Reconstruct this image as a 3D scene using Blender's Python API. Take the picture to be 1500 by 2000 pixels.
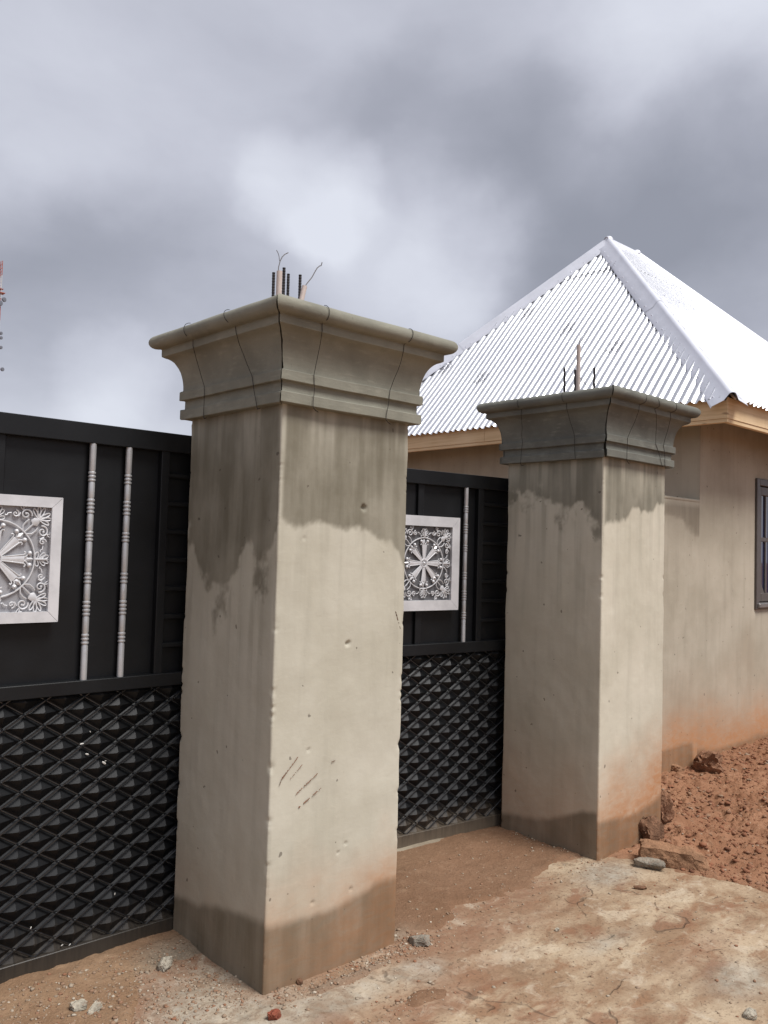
import bpy, math, random
import numpy as np
from mathutils import Vector, Matrix
random.seed(7); rng = np.random.default_rng(11)
R = math.radians
for o in list(bpy.data.objects): bpy.data.objects.remove(o)
sc = bpy.context.scene
COL = sc.collection

# ------------------------------------------------------------------ camera
F_PX, YAW, PITCH, ROLL, EYE = 1669.07, 0.8230352, 0.0457142, 0.0275656, 1.6
fw = Vector((math.cos(YAW)*math.cos(PITCH), math.sin(YAW)*math.cos(PITCH), math.sin(PITCH)))
rt = Vector((math.sin(YAW), -math.cos(YAW), 0)); up = rt.cross(fw)
rt, up = math.cos(ROLL)*rt+math.sin(ROLL)*up, -math.sin(ROLL)*rt+math.cos(ROLL)*up
cd = bpy.data.cameras.new('camera'); cam = bpy.data.objects.new('camera', cd); COL.objects.link(cam)
cd.sensor_fit = 'VERTICAL'; cd.sensor_height = 36; cd.sensor_width = 27
cd.lens = 36*F_PX/2000; cd.clip_start = .05; cd.clip_end = 3000
cam.matrix_world = Matrix(((rt.x, up.x, -fw.x, 0), (rt.y, up.y, -fw.y, 0), (rt.z, up.z, -fw.z, EYE), (0, 0, 0, 1)))
sc.camera = cam
def ray(px, py):                                   # direction of a photo pixel (1500 x 2000)
    return (fw + rt*((px-750)/F_PX) - up*((py-1000)/F_PX)).normalized()

# ------------------------------------------------------------------ node helpers
def node(nt, t, ins=None, **kw):
    n = nt.nodes.new(t)
    for k, v in kw.items(): setattr(n, k, v)
    for k, v in (ins or {}).items():
        s = n.inputs[k]
        if isinstance(v, bpy.types.NodeSocket): nt.links.new(v, s)
        else: s.default_value = v
    return n
def c4(c): return (c[0], c[1], c[2], 1)
def mixc(nt, fac, a, b, blend='MIX'):
    n = nt.nodes.new('ShaderNodeMix'); n.data_type = 'RGBA'; n.blend_type = blend; n.clamp_factor = True
    for i, v in ((0, fac), (6, a), (7, b)):
        if isinstance(v, bpy.types.NodeSocket): nt.links.new(v, n.inputs[i])
        elif i == 0: n.inputs[0].default_value = v
        else: n.inputs[i].default_value = c4(v)
    return n.outputs[2]
def mth(nt, op, a, b=0., c=None, clamp=False):
    n = nt.nodes.new('ShaderNodeMath'); n.operation = op; n.use_clamp = clamp
    for i, v in enumerate((a, b, c)):
        if v is None: continue
        if isinstance(v, bpy.types.NodeSocket): nt.links.new(v, n.inputs[i])
        else: n.inputs[i].default_value = v
    return n.outputs[0]
def sstep(nt, v, a, b, lo=0., hi=1.):
    n = node(nt, 'ShaderNodeMapRange', {'Value': v, 'From Min': a, 'From Max': b, 'To Min': lo, 'To Max': hi}, interpolation_type='SMOOTHSTEP')
    return n.outputs[0]
def noise(nt, vec, scale, detail=4., rough=.55, dist=0.):
    return node(nt, 'ShaderNodeTexNoise', {'Vector': vec, 'Scale': scale, 'Detail': detail, 'Roughness': rough, 'Distortion': dist}).outputs[0]
def scaled(nt, vec, s, loc=(0, 0, 0)):
    return node(nt, 'ShaderNodeMapping', {'Vector': vec, 'Scale': s, 'Location': loc}).outputs[0]

# ------------------------------------------------------------------ world: broken overcast
SUN = Vector((0.12, -0.56, 0.94)).normalized()      # towards the sun
w = bpy.data.worlds.new('World'); sc.world = w; w.use_nodes = True
nt = w.node_tree; nt.nodes.clear()
tc = node(nt, 'ShaderNodeTexCoord').outputs['Generated']
wob = node(nt, 'ShaderNodeTexNoise', {'Vector': tc, 'Scale': 2.6, 'Detail': 6., 'Roughness': .52})
off = node(nt, 'ShaderNodeVectorMath', {0: wob.outputs['Color'], 1: (.5, .5, .5)}, operation='SUBTRACT').outputs[0]
off = node(nt, 'ShaderNodeVectorMath', {0: off, 'Scale': .30}, operation='SCALE').outputs[0]
dirv = node(nt, 'ShaderNodeVectorMath', {0: tc, 1: off}, operation='ADD').outputs[0]
dirv = node(nt, 'ShaderNodeVectorMath', {0: dirv}, operation='NORMALIZE').outputs[0]
flat = scaled(nt, tc, (1, 1, 2.4))
v = mth(nt, 'MULTIPLY_ADD', noise(nt, flat, 2.3, 7., .5, .25), .30, .53)
v = mth(nt, 'MULTIPLY_ADD', noise(nt, scaled(nt, tc, (1, 1, 2.0), (3, 1, 5)), 5.5, 7., .55, .3), .26, v)
v = mth(nt, 'SUBTRACT', v, .09)
# cloud masses: (photo pixel that gives the bearing, angular radius in degrees, brightness)
for px, py, rad, amp in ((1130, 400, 8, -.26), (1310, 540, 8, -.22), (1480, 330, 6, -.16), (1010, 300, 5, -.08), (1370, 110, 7, .26), (600, 320, 4, .30), (780, 440, 6, .27),
                         (900, 430, 4, .16), (690, 230, 5, -.15), (860, 200, 6, -.10), (70, 610, 7, -.20), (250, 600, 7, -.18), (700, 560, 5, -.08), (180, 770, 6, .22), (270, 775, 3, .14), (100, 120, 9, .05)):
    d = ray(px, py)
    dp = node(nt, 'ShaderNodeVectorMath', {0: dirv, 1: d}, operation='DOT_PRODUCT').outputs['Value']
    v = mth(nt, 'ADD', v, sstep(nt, dp, math.cos(R(rad*1.5)), math.cos(R(rad*.15)), 0., amp))
ramp = node(nt, 'ShaderNodeValToRGB', {'Fac': v}); cr = ramp.color_ramp
cr.elements[0].position = .25; cr.elements[0].color = (.104, .108, .126, 1)
cr.elements[1].position = 1.0; cr.elements[1].color = (.264, .272, .300, 1)
e = cr.elements.new(.48); e.color = (.137, .141, .163, 1)
e = cr.elements.new(.74); e.color = (.198, .203, .230, 1)
sky = node(nt, 'ShaderNodeTexSky', sky_type='NISHITA', sun_disc=False)
sky.sun_elevation = math.asin(SUN.z); sky.sun_rotation = math.atan2(SUN.x, SUN.y); sky.altitude = 300; sky.dust_density = 2
skyc = node(nt, 'ShaderNodeVectorMath', {0: sky.outputs[0], 'Scale': .06}, operation='SCALE').outputs[0]
bg = node(nt, 'ShaderNodeBackground', {'Color': mixc(nt, .06, ramp.outputs[0], skyc), 'Strength': 1.0})
out = node(nt, 'ShaderNodeOutputWorld', {'Surface': bg.outputs[0]})

sd = bpy.data.lights.new('sun', 'SUN'); sd.energy = 1.5; sd.angle = R(24); sd.color = (1, .975, .935)
so = bpy.data.objects.new('sun', sd); COL.objects.link(so); so.location = (0, -5, 12)
so.rotation_euler = SUN.to_track_quat('Z', 'Y').to_euler()
vs = sc.view_settings; vs.view_transform = 'Standard'; vs.look = 'None'; vs.exposure = 1.55; vs.gamma = 1; vs.use_curve_mapping = False

# ------------------------------------------------------------------ numpy noise
def _h(ix, iy, seed):
    n = (ix.astype(np.int64)*374761393 + iy.astype(np.int64)*668265263 + seed*974711) & 0x7fffffff
    n = ((n ^ (n >> 13))*1274126177) & 0x7fffffff
    n = ((n ^ (n >> 16))*668265263) & 0x7fffffff
    return ((n >> 7) & 0xffff)/65535.
def vn(x, y, seed=0):
    x = np.asarray(x, float); y = np.asarray(y, float)
    ix, iy = np.floor(x), np.floor(y); fx, fy = x-ix, y-iy
    fx = fx*fx*fx*(fx*(fx*6-15)+10); fy = fy*fy*fy*(fy*(fy*6-15)+10)
    a, b, c, d = _h(ix, iy, seed), _h(ix+1, iy, seed), _h(ix, iy+1, seed), _h(ix+1, iy+1, seed)
    return (a*(1-fx)+b*fx)*(1-fy)+(c*(1-fx)+d*fx)*fy
def fbm(x, y, seed=0, o=4, g=.5):
    s, a, t = 0., 1., 0.
    for i in range(o):
        s = s+a*vn(x*2**i+i*17.3, y*2**i-i*9.1, seed+i); t += a; a *= g
    return s/t
def ss(a, b, x):
    t = np.clip((np.asarray(x, float)-a)/(b-a), 0, 1); return t*t*(3-2*t)

# ------------------------------------------------------------------ mesh helpers
def new_mesh(name, V, Fc, mat=None, smooth=False, attrs=None):
    me = bpy.data.meshes.new(name); me.from_pydata([tuple(map(float, q)) for q in V], [], Fc)
    if mat: me.materials.append(mat)
    if smooth: me.shade_smooth()
    for k, a in (attrs or {}).items():
        at = me.attributes.new(k, 'FLOAT', 'POINT'); at.data.foreach_set('value', np.asarray(a, np.float32))
    me.update(); return me
def grid_mesh(name, P, mat, smooth=True, attrs=None, mask=None, wrap=False):
    """P: (rows, cols, 3) array"""
    r, c = P.shape[:2]; idx = np.arange(r*c).reshape(r, c)
    if wrap: idx = np.concatenate([idx, idx[:, :1]], 1)
    q = np.stack([idx[:-1, :-1], idx[:-1, 1:], idx[1:, 1:], idx[1:, :-1]], -1)
    if mask is not None: q = q[mask]
    q = q.reshape(-1, 4)
    me = bpy.data.meshes.new(name)
    me.vertices.add(r*c); me.vertices.foreach_set('co', P.reshape(-1).astype(np.float32))
    me.loops.add(len(q)*4); me.loops.foreach_set('vertex_index', q.reshape(-1).astype(np.int32))
    me.polygons.add(len(q)); me.polygons.foreach_set('loop_start', np.arange(0, len(q)*4, 4, dtype=np.int32))
    me.polygons.foreach_set('loop_total', np.full(len(q), 4, np.int32))
    me.update(calc_edges=True)
    me.materials.append(mat)
    if smooth: me.shade_smooth()
    for k, a in (attrs or {}).items():
        at = me.attributes.new(k, 'FLOAT', 'POINT'); at.data.foreach_set('value', np.asarray(a, np.float32).reshape(-1))
    return me
def link(name, me, parent=None, loc=None, rot=None):
    o = bpy.data.objects.new(name, me); COL.objects.link(o)
    if parent: o.parent = parent
    if loc is not None: o.location = loc
    if rot is not None: o.rotation_euler = rot
    return o
def tag(o, label, cat, group=None):
    o['label'] = label; o['category'] = cat
    if group: o['group'] = group
    return o
def struct(o): o['kind'] = 'structure'; return o
def thing(name, label, cat, loc=(0, 0, 0), rotz=0, group=None):
    o = link(name, None, None, loc, (0, 0, rotz)); return tag(o, label, cat, group)

class MB:
    def __init__(s): s.V = []; s.F = []
    def add(s, V, Fc):
        b = len(s.V); s.V += [tuple(q) for q in V]; s.F += [tuple(b+i for i in f) for f in Fc]
    def box(s, x0, x1, y0, y1, z0, z1, ch=0.):
        if ch <= 0:
            s.add([(x0,y0,z0),(x1,y0,z0),(x1,y1,z0),(x0,y1,z0),(x0,y0,z1),(x1,y0,z1),(x1,y1,z1),(x0,y1,z1)],
                  [(0,3,2,1),(4,5,6,7),(0,1,5,4),(1,2,6,5),(2,3,7,6),(3,0,4,7)])
        else:                                     # all edges chamfered
            c = ch; V = []
            for (X, dx) in ((x0, 1), (x1, -1)):
                for (Y, dy) in ((y0, 1), (y1, -1)):
                    for (Z, dz) in ((z0, 1), (z1, -1)):
                        V += [(X+dx*c, Y+dy*c, Z), (X+dx*c, Y, Z+dz*c), (X, Y+dy*c, Z+dz*c)]
            def i(a, b, cc, k): return (a*4+b*2+cc)*3+k
            Fc = []
            for cc in (0, 1): Fc.append([i(0,0,cc,0), i(1,0,cc,0), i(1,1,cc,0), i(0,1,cc,0)])
            for b in (0, 1): Fc.append([i(0,b,0,1), i(1,b,0,1), i(1,b,1,1), i(0,b,1,1)])
            for a in (0, 1): Fc.append([i(a,0,0,2), i(a,1,0,2), i(a,1,1,2), i(a,0,1,2)])
            for a in (0, 1):
                for b in (0, 1):
                    Fc.append([i(a,b,0,1), i(a,b,0,2), i(a,b,1,2), i(a,b,1,1)])
                for cc in (0, 1): Fc.append([i(a,0,cc,0), i(a,1,cc,0), i(a,1,cc,2), i(a,0,cc,2)])
            for b in (0, 1):
                for cc in (0, 1): Fc.append([i(0,b,cc,0), i(1,b,cc,0), i(1,b,cc,1), i(0,b,cc,1)])
            for a in (0, 1):
                for b in (0, 1):
                    for cc in (0, 1): Fc.append([i(a,b,cc,0), i(a,b,cc,1), i(a,b,cc,2)])
            s.add(V, Fc)
    def tube(s, pts, r, n=6, closed=False):
        pts = [Vector(q) for q in pts]; m = len(pts); rr = r if isinstance(r, (list, tuple)) else [r]*m
        rings = []; ref = None
        for k in range(m):
            t = (pts[(k+1) % m]-pts[k-1]) if closed else (pts[min(k+1, m-1)]-pts[max(k-1, 0)])
            t.normalize()
            if ref is None:
                ref = Vector((0, 1, 0)) if abs(t.y) < .9 else Vector((1, 0, 0))
            a = t.cross(ref).normalized(); b = a.cross(t).normalized(); ref = b
            rings.append([pts[k]+(a*math.cos(2*math.pi*j/n)+b*math.sin(2*math.pi*j/n))*rr[k] for j in range(n)])
        V = [q for g in rings for q in g]; Fc = []
        for k in range(m if closed else m-1):
            k2 = (k+1) % m
            for j in range(n): Fc.append((k*n+j, k*n+(j+1) % n, k2*n+(j+1) % n, k2*n+j))
        if not closed: Fc += [tuple(range(n))[::-1], tuple((m-1)*n+j for j in range(n))]
        s.add(V, Fc)
    def lathe(s, prof, n=12, cx=0, cy=0):
        m = len(prof); V = []
        for r, z in prof: V += [(cx+r*math.cos(2*math.pi*j/n), cy+r*math.sin(2*math.pi*j/n), z) for j in range(n)]
        Fc = [(k*n+j, k*n+(j+1) % n, (k+1)*n+(j+1) % n, (k+1)*n+j) for k in range(m-1) for j in range(n)]
        Fc += [tuple(range(n))[::-1], tuple((m-1)*n+j for j in range(n))]
        s.add(V, Fc)
    def ball(s, c, r, nu=8, nv=5):
        V = [(c[0], c[1], c[2]+r)]
        for i in range(1, nv):
            t = math.pi*i/nv
            V += [(c[0]+r*math.sin(t)*math.cos(2*math.pi*j/nu), c[1]+r*math.sin(t)*math.sin(2*math.pi*j/nu), c[2]+r*math.cos(t)) for j in range(nu)]
        V.append((c[0], c[1], c[2]-r)); L = len(V)-1; Fc = []
        for j in range(nu):
            Fc.append((0, 1+j, 1+(j+1) % nu)); Fc.append((L, 1+(nv-2)*nu+(j+1) % nu, 1+(nv-2)*nu+j))
            for i in range(nv-2): Fc.append((1+i*nu+j, 1+(i+1)*nu+j, 1+(i+1)*nu+(j+1) % nu, 1+i*nu+(j+1) % nu))
        s.add(V, Fc)
    def mesh(s, name, mat, smooth=False):
        me = new_mesh(name, s.V, s.F, mat)
        import bmesh
        bm = bmesh.new(); bm.from_mesh(me); bmesh.ops.recalc_face_normals(bm, faces=bm.faces); bm.to_mesh(me); bm.free()
        if smooth:
            me.shade_smooth()
            try: me.set_sharp_from_angle(angle=R(40))
            except Exception: pass
        return me
    def build(s, name, mat, parent=None, smooth=False, loc=None, rot=None):
        return link(name, s.mesh(name, mat, smooth), parent, loc, rot)

# ------------------------------------------------------------------ materials
def base_mat(name):
    m = bpy.data.materials.new(name); m.use_nodes = True; nt = m.node_tree
    b = nt.nodes['Principled BSDF']; return m, nt, b
def setp(nt, b, **kw):
    for k, v in kw.items():
        s = b.inputs[k.replace('_', ' ')]
        if isinstance(v, bpy.types.NodeSocket): nt.links.new(v, s)
        else: s.default_value = c4(v) if isinstance(v, tuple) else v
def bump(nt, b, h, strength, dist):
    n = node(nt, 'ShaderNodeBump', {'Height': h, 'Strength': strength, 'Distance': dist}); nt.links.new(n.outputs[0], b.inputs['Normal'])
def attr(nt, name): return node(nt, 'ShaderNodeAttribute', attribute_name=name).outputs['Fac']
def coord(nt, k='Object'): return node(nt, 'ShaderNodeTexCoord').outputs[k]

def plaster(name, dry, dry2, wetc, seed=0.):
    m, nt, b = base_mat(name); oc = coord(nt)
    n1 = noise(nt, scaled(nt, oc, (1, 1, 1), (seed, seed, 0)), 2.2, 5., .55)
    streak = noise(nt, scaled(nt, oc, (9, 9, .9), (seed, 2, 1)), 1.6, 5., .55)
    fine = noise(nt, oc, 70., 3., .6); trow = noise(nt, scaled(nt, oc, (1, 1, 2.5)), 14., 4., .6, .8)
    c = mixc(nt, sstep(nt, n1, .3, .7), dry, dry2)
    c = mixc(nt, sstep(nt, streak, .45, .75, 0., .28), c, tuple(x*.72 for x in dry2))
    c = mixc(nt, sstep(nt, trow, .55, .8, 0., .22), c, tuple(min(1, x*1.14) for x in dry))
    c = mixc(nt, sstep(nt, fine, .62, .8, 0., .22), c, tuple(x*.6 for x in dry2))
    rust = mth(nt, 'MULTIPLY', attr(nt, 'rust'), sstep(nt, trow, .2, .7, .65, 1.), clamp=True)
    c = mixc(nt, rust, c, (.41, .205, .10))
    wet = attr(nt, 'wet')
    wetm = mth(nt, 'MULTIPLY', wet, sstep(nt, streak, .25, .7, .72, 1.), clamp=True)
    c = mixc(nt, wetm, c, mixc(nt, rust, wetc, (.215, .118, .062)))
    pit = sstep(nt, noise(nt, oc, 26., 2., .4), .735, .76)
    c = mixc(nt, mth(nt, 'MULTIPLY', pit, .6), c, (.06, .045, .035))
    setp(nt, b, Base_Color=c, Roughness=mth(nt, 'MULTIPLY_ADD', wet, -.18, .9), Specular_IOR_Level=.25)
    h = mth(nt, 'ADD', mth(nt, 'MULTIPLY', trow, .6), mth(nt, 'MULTIPLY', fine, .35)); h = mth(nt, 'SUBTRACT', h, mth(nt, 'MULTIPLY', pit, .8))
    bump(nt, b, h, .2, .005); return m
M_near = plaster('plaster_pillar', (.49, .462, .385), (.42, .392, .315), (.158, .142, .104), 0)
M_far = plaster('plaster_pillar_far', (.54, .50, .41), (.46, .425, .34), (.17, .157, .12), 4)
M_house = plaster('plaster_house', (.415, .372, .298), (.335, .298, .232), (.18, .152, .112), 9)

def cement(name, a, bcol, pale=.25):
    m, nt, b = base_mat(name); oc = coord(nt)
    n1 = noise(nt, oc, 5., 5., .6); n2 = noise(nt, scaled(nt, oc, (1, 1, 5)), 12., 4., .6); fine = noise(nt, oc, 90., 3., .6)
    c = mixc(nt, sstep(nt, n1, .3, .7), a, bcol)
    c = mixc(nt, sstep(nt, n2, .52, .78, 0., pale), c, tuple(min(1, x*1.7) for x in a))
    c = mixc(nt, sstep(nt, fine, .6, .8, 0., .35), c, tuple(x*.5 for x in bcol))
    setp(nt, b, Base_Color=c, Roughness=.88, Specular_IOR_Level=.25)
    bump(nt, b, mth(nt, 'ADD', mth(nt, 'MULTIPLY', fine, .5), n2), .3, .004); return m
M_cap = cement('cast_cement', (.235, .228, .185), (.175, .17, .138), .25)
M_cap2 = cement('cast_cement_dark', (.155, .156, .135), (.11, .11, .096), .4)
M_kerb = cement('kerb_cement', (.26, .22, .165), (.18, .145, .105))

def black_paint(name, dusty=0.):
    m, nt, b = base_mat(name); oc = coord(nt)
    n1 = noise(nt, oc, 3.5, 5., .6); scr = noise(nt, scaled(nt, oc, (1, 1, 14)), 3., 4., .7)
    c = mixc(nt, sstep(nt, n1, .35, .75), (.0036, .0042, .0052), (.0065, .0074, .009))
    sp = sstep(nt, noise(nt, oc, 42., 2., .4), .775, .80)
    clump = sstep(nt, noise(nt, oc, 2.6, 2., .5), .55, .68)
    c = mixc(nt, mth(nt, 'MULTIPLY', mth(nt, 'MULTIPLY', sp, clump), .75), c, (.42, .42, .40))
    z = node(nt, 'ShaderNodeSeparateXYZ', {'Vector': oc}).outputs[2]
    low = sstep(nt, mth(nt, 'MULTIPLY_ADD', noise(nt, scaled(nt, oc, (40, 1, 3)), 2., 4., .7), -.22, z), .12, -.10)
    c = mixc(nt, mth(nt, 'MULTIPLY', low, .25+dusty), c, (.16, .125, .09))
    c = mixc(nt, sstep(nt, scr, .66, .8, 0., .12), c, (.20, .19, .175))
    setp(nt, b, Base_Color=c, Roughness=mth(nt, 'MULTIPLY_ADD', n1, .22, .34), Specular_IOR_Level=.34)
    bump(nt, b, mth(nt, 'ADD', mth(nt, 'MULTIPLY', n1, 2.5), noise(nt, oc, 180., 2., .5)), .05, .004); return m
M_black = black_paint('black_gloss_paint', .0); M_black2 = black_paint('black_gloss_paint_dusty', .45)

m, nt, b = base_mat('black_rod_paint'); oc = coord(nt); n1 = noise(nt, oc, 30., 3., .6)
setp(nt, b, Base_Color=mixc(nt, sstep(nt, n1, .55, .75), (.009, .0095, .011), (.026, .026, .027)), Roughness=.27, Specular_IOR_Level=.75); M_rod = m
def silver(name, col, rough, metal=.55):
    m, nt, b = base_mat(name); oc = coord(nt)
    n1 = noise(nt, oc, 9., 4., .6); fine = noise(nt, oc, 120., 2., .6)
    c = mixc(nt, sstep(nt, n1, .35, .7), col, tuple(x*.82 for x in col))
    c = mixc(nt, sstep(nt, fine, .66, .78, 0., .3), c, tuple(x*.5 for x in col))
    setp(nt, b, Base_Color=c, Metallic=metal, Roughness=mth(nt, 'MULTIPLY_ADD', n1, .2, rough-.1)); bump(nt, b, fine, .08, .002); return m
M_silver = silver('silver_paint', (.66, .66, .68), .42, .25)
M_bar = silver('silver_bar', (.52, .52, .53), .32, .45)
M_back = silver('silver_backing', (.36, .36, .38), .5, .3)
M_back2 = silver('grey_backing', (.14, .14, .148), .5, .4)

m, nt, b = base_mat('zinc_sheet'); oc = coord(nt)
n1 = noise(nt, oc, 1.3, 5., .6); n2 = noise(nt, oc, 22., 3., .6)
sheet_c = mixc(nt, sstep(nt, n1, .3, .7), (.63, .64, .665), (.55, .56, .60))
setp(nt, b, Base_Color=mixc(nt, sstep(nt, n2, .6, .8, 0., .3), sheet_c, (.46, .47, .50)), Metallic=.68, Roughness=mth(nt, 'MULTIPLY_ADD', n2, .14, .20))
bump(nt, b, n1, .15, .02); M_zinc = m
m, nt, b = base_mat('zinc_cap'); oc = coord(nt); n1 = noise(nt, oc, 4., 4., .6)
setp(nt, b, Base_Color=mixc(nt, sstep(nt, n1, .3, .7), (.74, .755, .815), (.66, .675, .73)), Metallic=.4, Roughness=.42); bump(nt, b, n1, .25, .02); M_cap_metal = m
def plain(name, col, rough=.6, metal=0., var=.25, scale=30., spec=.4):
    m, nt, b = base_mat(name); oc = coord(nt); n1 = noise(nt, oc, scale, 4., .6)
    setp(nt, b, Base_Color=mixc(nt, sstep(nt, n1, .3, .75), col, tuple(x*(1-var) for x in col)), Roughness=rough, Metallic=metal, Specular_IOR_Level=spec)
    bump(nt, b, n1, .2, .003); return m
M_wood_dark = plain('roof_timber', (.16, .105, .065), .8)
m, nt, b = base_mat('fascia_wood'); oc = coord(nt)
wv = noise(nt, scaled(nt, oc, (1.3, 1.3, 38)), 1.6, 5., .6, .6); n1 = noise(nt, oc, 1.7, 3., .5)
c = mixc(nt, sstep(nt, wv, .3, .72), (.66, .49, .30), (.52, .37, .21)); c = mixc(nt, sstep(nt, n1, .4, .7, 0., .5), c, (.72, .56, .37))
kn = sstep(nt, noise(nt, scaled(nt, oc, (3, 3, 7)), 2.2, 1., .4), .74, .80); c = mixc(nt, mth(nt, 'MULTIPLY', kn, .6), c, (.15, .08, .04))
setp(nt, b, Base_Color=c, Roughness=.75, Specular_IOR_Level=.25); bump(nt, b, wv, .2, .003); M_fascia = m
M_rebar = plain('rebar_steel', (.035, .03, .032), .65, .5)
M_pvc = plain('pvc_pipe', (.52, .43, .39), .55, 0, .25, 14)
M_cable = plain('grey_cable', (.16, .15, .15), .6)
M_wire = plain('binding_wire', (.02, .017, .015), .7, .3)
M_winframe = plain('bronze_window_frame', (.11, .098, .092), .42, .35, .15)
M_sill = plain('window_sill_metal', (.22, .21, .205), .4, .5, .15)
m, nt, b = base_mat('blue_glass'); setp(nt, b, Base_Color=(.012, .016, .05), Roughness=.04, Specular_IOR_Level=.9, Metallic=.0); b.inputs['Coat Weight'].default_value = .8; b.inputs['Coat Roughness'].default_value = .03; M_glass = m
M_print = plain('stamp_ink', (.20, .20, .23), .6)
M_mud = plain('dried_mud', (.20, .09, .05), .9, 0, .5, 60)
M_pale0 = plain('white_splash', (.62, .60, .56), .7)
M_hole = plain('dark_pit', (.05, .04, .033), .9)

def soil_mat():
    m, nt, b = base_mat('laterite_soil'); oc = coord(nt, 'Object')
    n1 = noise(nt, oc, 2.2, 5., .6); n2 = noise(nt, oc, 17., 5., .65); n3 = noise(nt, oc, 85., 4., .65)
    red = mixc(nt, sstep(nt, n1, .3, .7), (.222, .108, .060), (.285, .148, .086))
    brown = mixc(nt, sstep(nt, n1, .3, .7), (.165, .095, .056), (.205, .122, .075))
    sand = mixc(nt, sstep(nt, n1, .3, .7), (.28, .185, .115), (.215, .13, .076))
    grey = mixc(nt, sstep(nt, n1, .3, .7), (.20, .165, .125), (.26, .215, .165))
    c = mixc(nt, attr(nt, 'redness'), brown, red); c = mixc(nt, attr(nt, 'sand'), c, sand); c = mixc(nt, attr(nt, 'grey'), c, grey)
    c = mixc(nt, sstep(nt, n2, .5, .78, 0., .5), c, mixc(nt, .5, c, (.42, .29, .19)))
    c = mixc(nt, sstep(nt, n3, .52, .72, 0., .5), c, mixc(nt, .35, (.06, .03, .018), c))
    c = mixc(nt, sstep(nt, noise(nt, oc, 60., 2., .5), .70, .76, 0., .6), c, (.46, .36, .26))
    setp(nt, b, Base_Color=c, Roughness=.95, Specular_IOR_Level=.15)
    bump(nt, b, mth(nt, 'ADD', mth(nt, 'MULTIPLY', n2, 1.0), mth(nt, 'MULTIPLY', n3, .55)), .75, .016); return m
M_soil = soil_mat()
def apron_mat():
    m, nt, b = base_mat('smeared_concrete'); oc = coord(nt, 'Object')
    skew = node(nt, 'ShaderNodeMapping', {'Vector': oc, 'Rotation': (0, 0, R(-58)), 'Scale': (1, 1.9, 1)}).outputs[0]
    n1 = noise(nt, skew, 2.3, 6., .62, .3); n2 = noise(nt, scaled(nt, skew, (1, 1, 1), (5, 3, 0)), 5.2, 6., .65, .4); n3 = noise(nt, oc, 60., 4., .65)
    n4 = noise(nt, scaled(nt, skew, (1, 1, 1), (9, 1, 0)), 3.1, 5., .6, .5); n5 = noise(nt, oc, 22., 5., .6)
    c = mixc(nt, sstep(nt, n1, .36, .64), (.39, .30, .205), (.245, .16, .098))
    c = mixc(nt, sstep(nt, n2, .50, .66, 0., .85), c, (.225, .125, .07))
    c = mixc(nt, sstep(nt, n4, .55, .66, 0., .75), c, (.20, .098, .055))
    c = mixc(nt, sstep(nt, n4, .43, .34, 0., .7), c, (.455, .375, .275))
    c = mixc(nt, mth(nt, 'MULTIPLY', attr(nt, 'grey'), sstep(nt, n5, .2, .62, 1., .55)), c, mixc(nt, sstep(nt, n2, .35, .65), (.37, .34, .285), (.24, .21, .165)))
    c = mixc(nt, mth(nt, 'MULTIPLY', attr(nt, 'dirt'), sstep(nt, n5, .25, .65, .45, 1.)), c, (.225, .125, .078))
    c = mixc(nt, sstep(nt, n5, .54, .74, 0., .35), c, (.20, .125, .08))
    c = mixc(nt, sstep(nt, n3, .52, .70, 0., .6), c, (.12, .075, .048))
    c = mixc(nt, sstep(nt, noise(nt, oc, 9., 6., .7, .6), .52, .68, 0., .5), c, (.17, .105, .065))
    c = mixc(nt, sstep(nt, noise(nt, scaled(nt, oc, (1, 1, 1), (4, 8, 0)), 7., 6., .7, .6), .55, .70, 0., .55), c, (.47, .40, .31))
    c = mixc(nt, sstep(nt, noise(nt, oc, 48., 2., .5), .67, .73, 0., .7), c, (.055, .035, .025))
    vor = node(nt, 'ShaderNodeTexVoronoi', {'Vector': node(nt, 'ShaderNodeVectorMath', {0: oc, 1: node(nt, 'ShaderNodeVectorMath', {0: node(nt, 'ShaderNodeTexNoise', {'Vector': oc, 'Scale': 5.}).outputs['Color'], 'Scale': .3}, operation='SCALE').outputs[0]}, operation='ADD').outputs[0], 'Scale': 1.5}, feature='DISTANCE_TO_EDGE')
    crack = mth(nt, 'MULTIPLY', sstep(nt, vor.outputs[0], .011, .002), sstep(nt, n4, .5, .6))
    c = mixc(nt, mth(nt, 'MULTIPLY', crack, .5), c, (.07, .05, .036))
    setp(nt, b, Base_Color=c, Roughness=.9, Specular_IOR_Level=.2)
    h = mth(nt, 'ADD', mth(nt, 'MULTIPLY', n5, .9), mth(nt, 'MULTIPLY', n3, .4)); h = mth(nt, 'SUBTRACT', h, crack)
    bump(nt, b, h, .55, .012); return m
M_apron = apron_mat()
m, nt, b = base_mat('loose_stones'); t = attr(nt, 'tone'); oc = coord(nt); n1 = noise(nt, oc, 120., 3., .6)
rp = node(nt, 'ShaderNodeValToRGB', {'Fac': t}); cr = rp.color_ramp
cr.elements[0].color = (.15, .068, .04, 1); cr.elements[1].color = (.52, .45, .36, 1)
for ps, cl in ((.35, (.26, .115, .065)), (.6, (.27, .175, .115)), (.8, (.33, .27, .205))): e = cr.elements.new(ps); e.color = c4(cl)
setp(nt, b, Base_Color=mixc(nt, sstep(nt, n1, .35, .7, 0., .5), rp.outputs[0], mixc(nt, .5, rp.outputs[0], (.03, .02, .015))), Roughness=.95, Specular_IOR_Level=.15); M_stones = m

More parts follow.
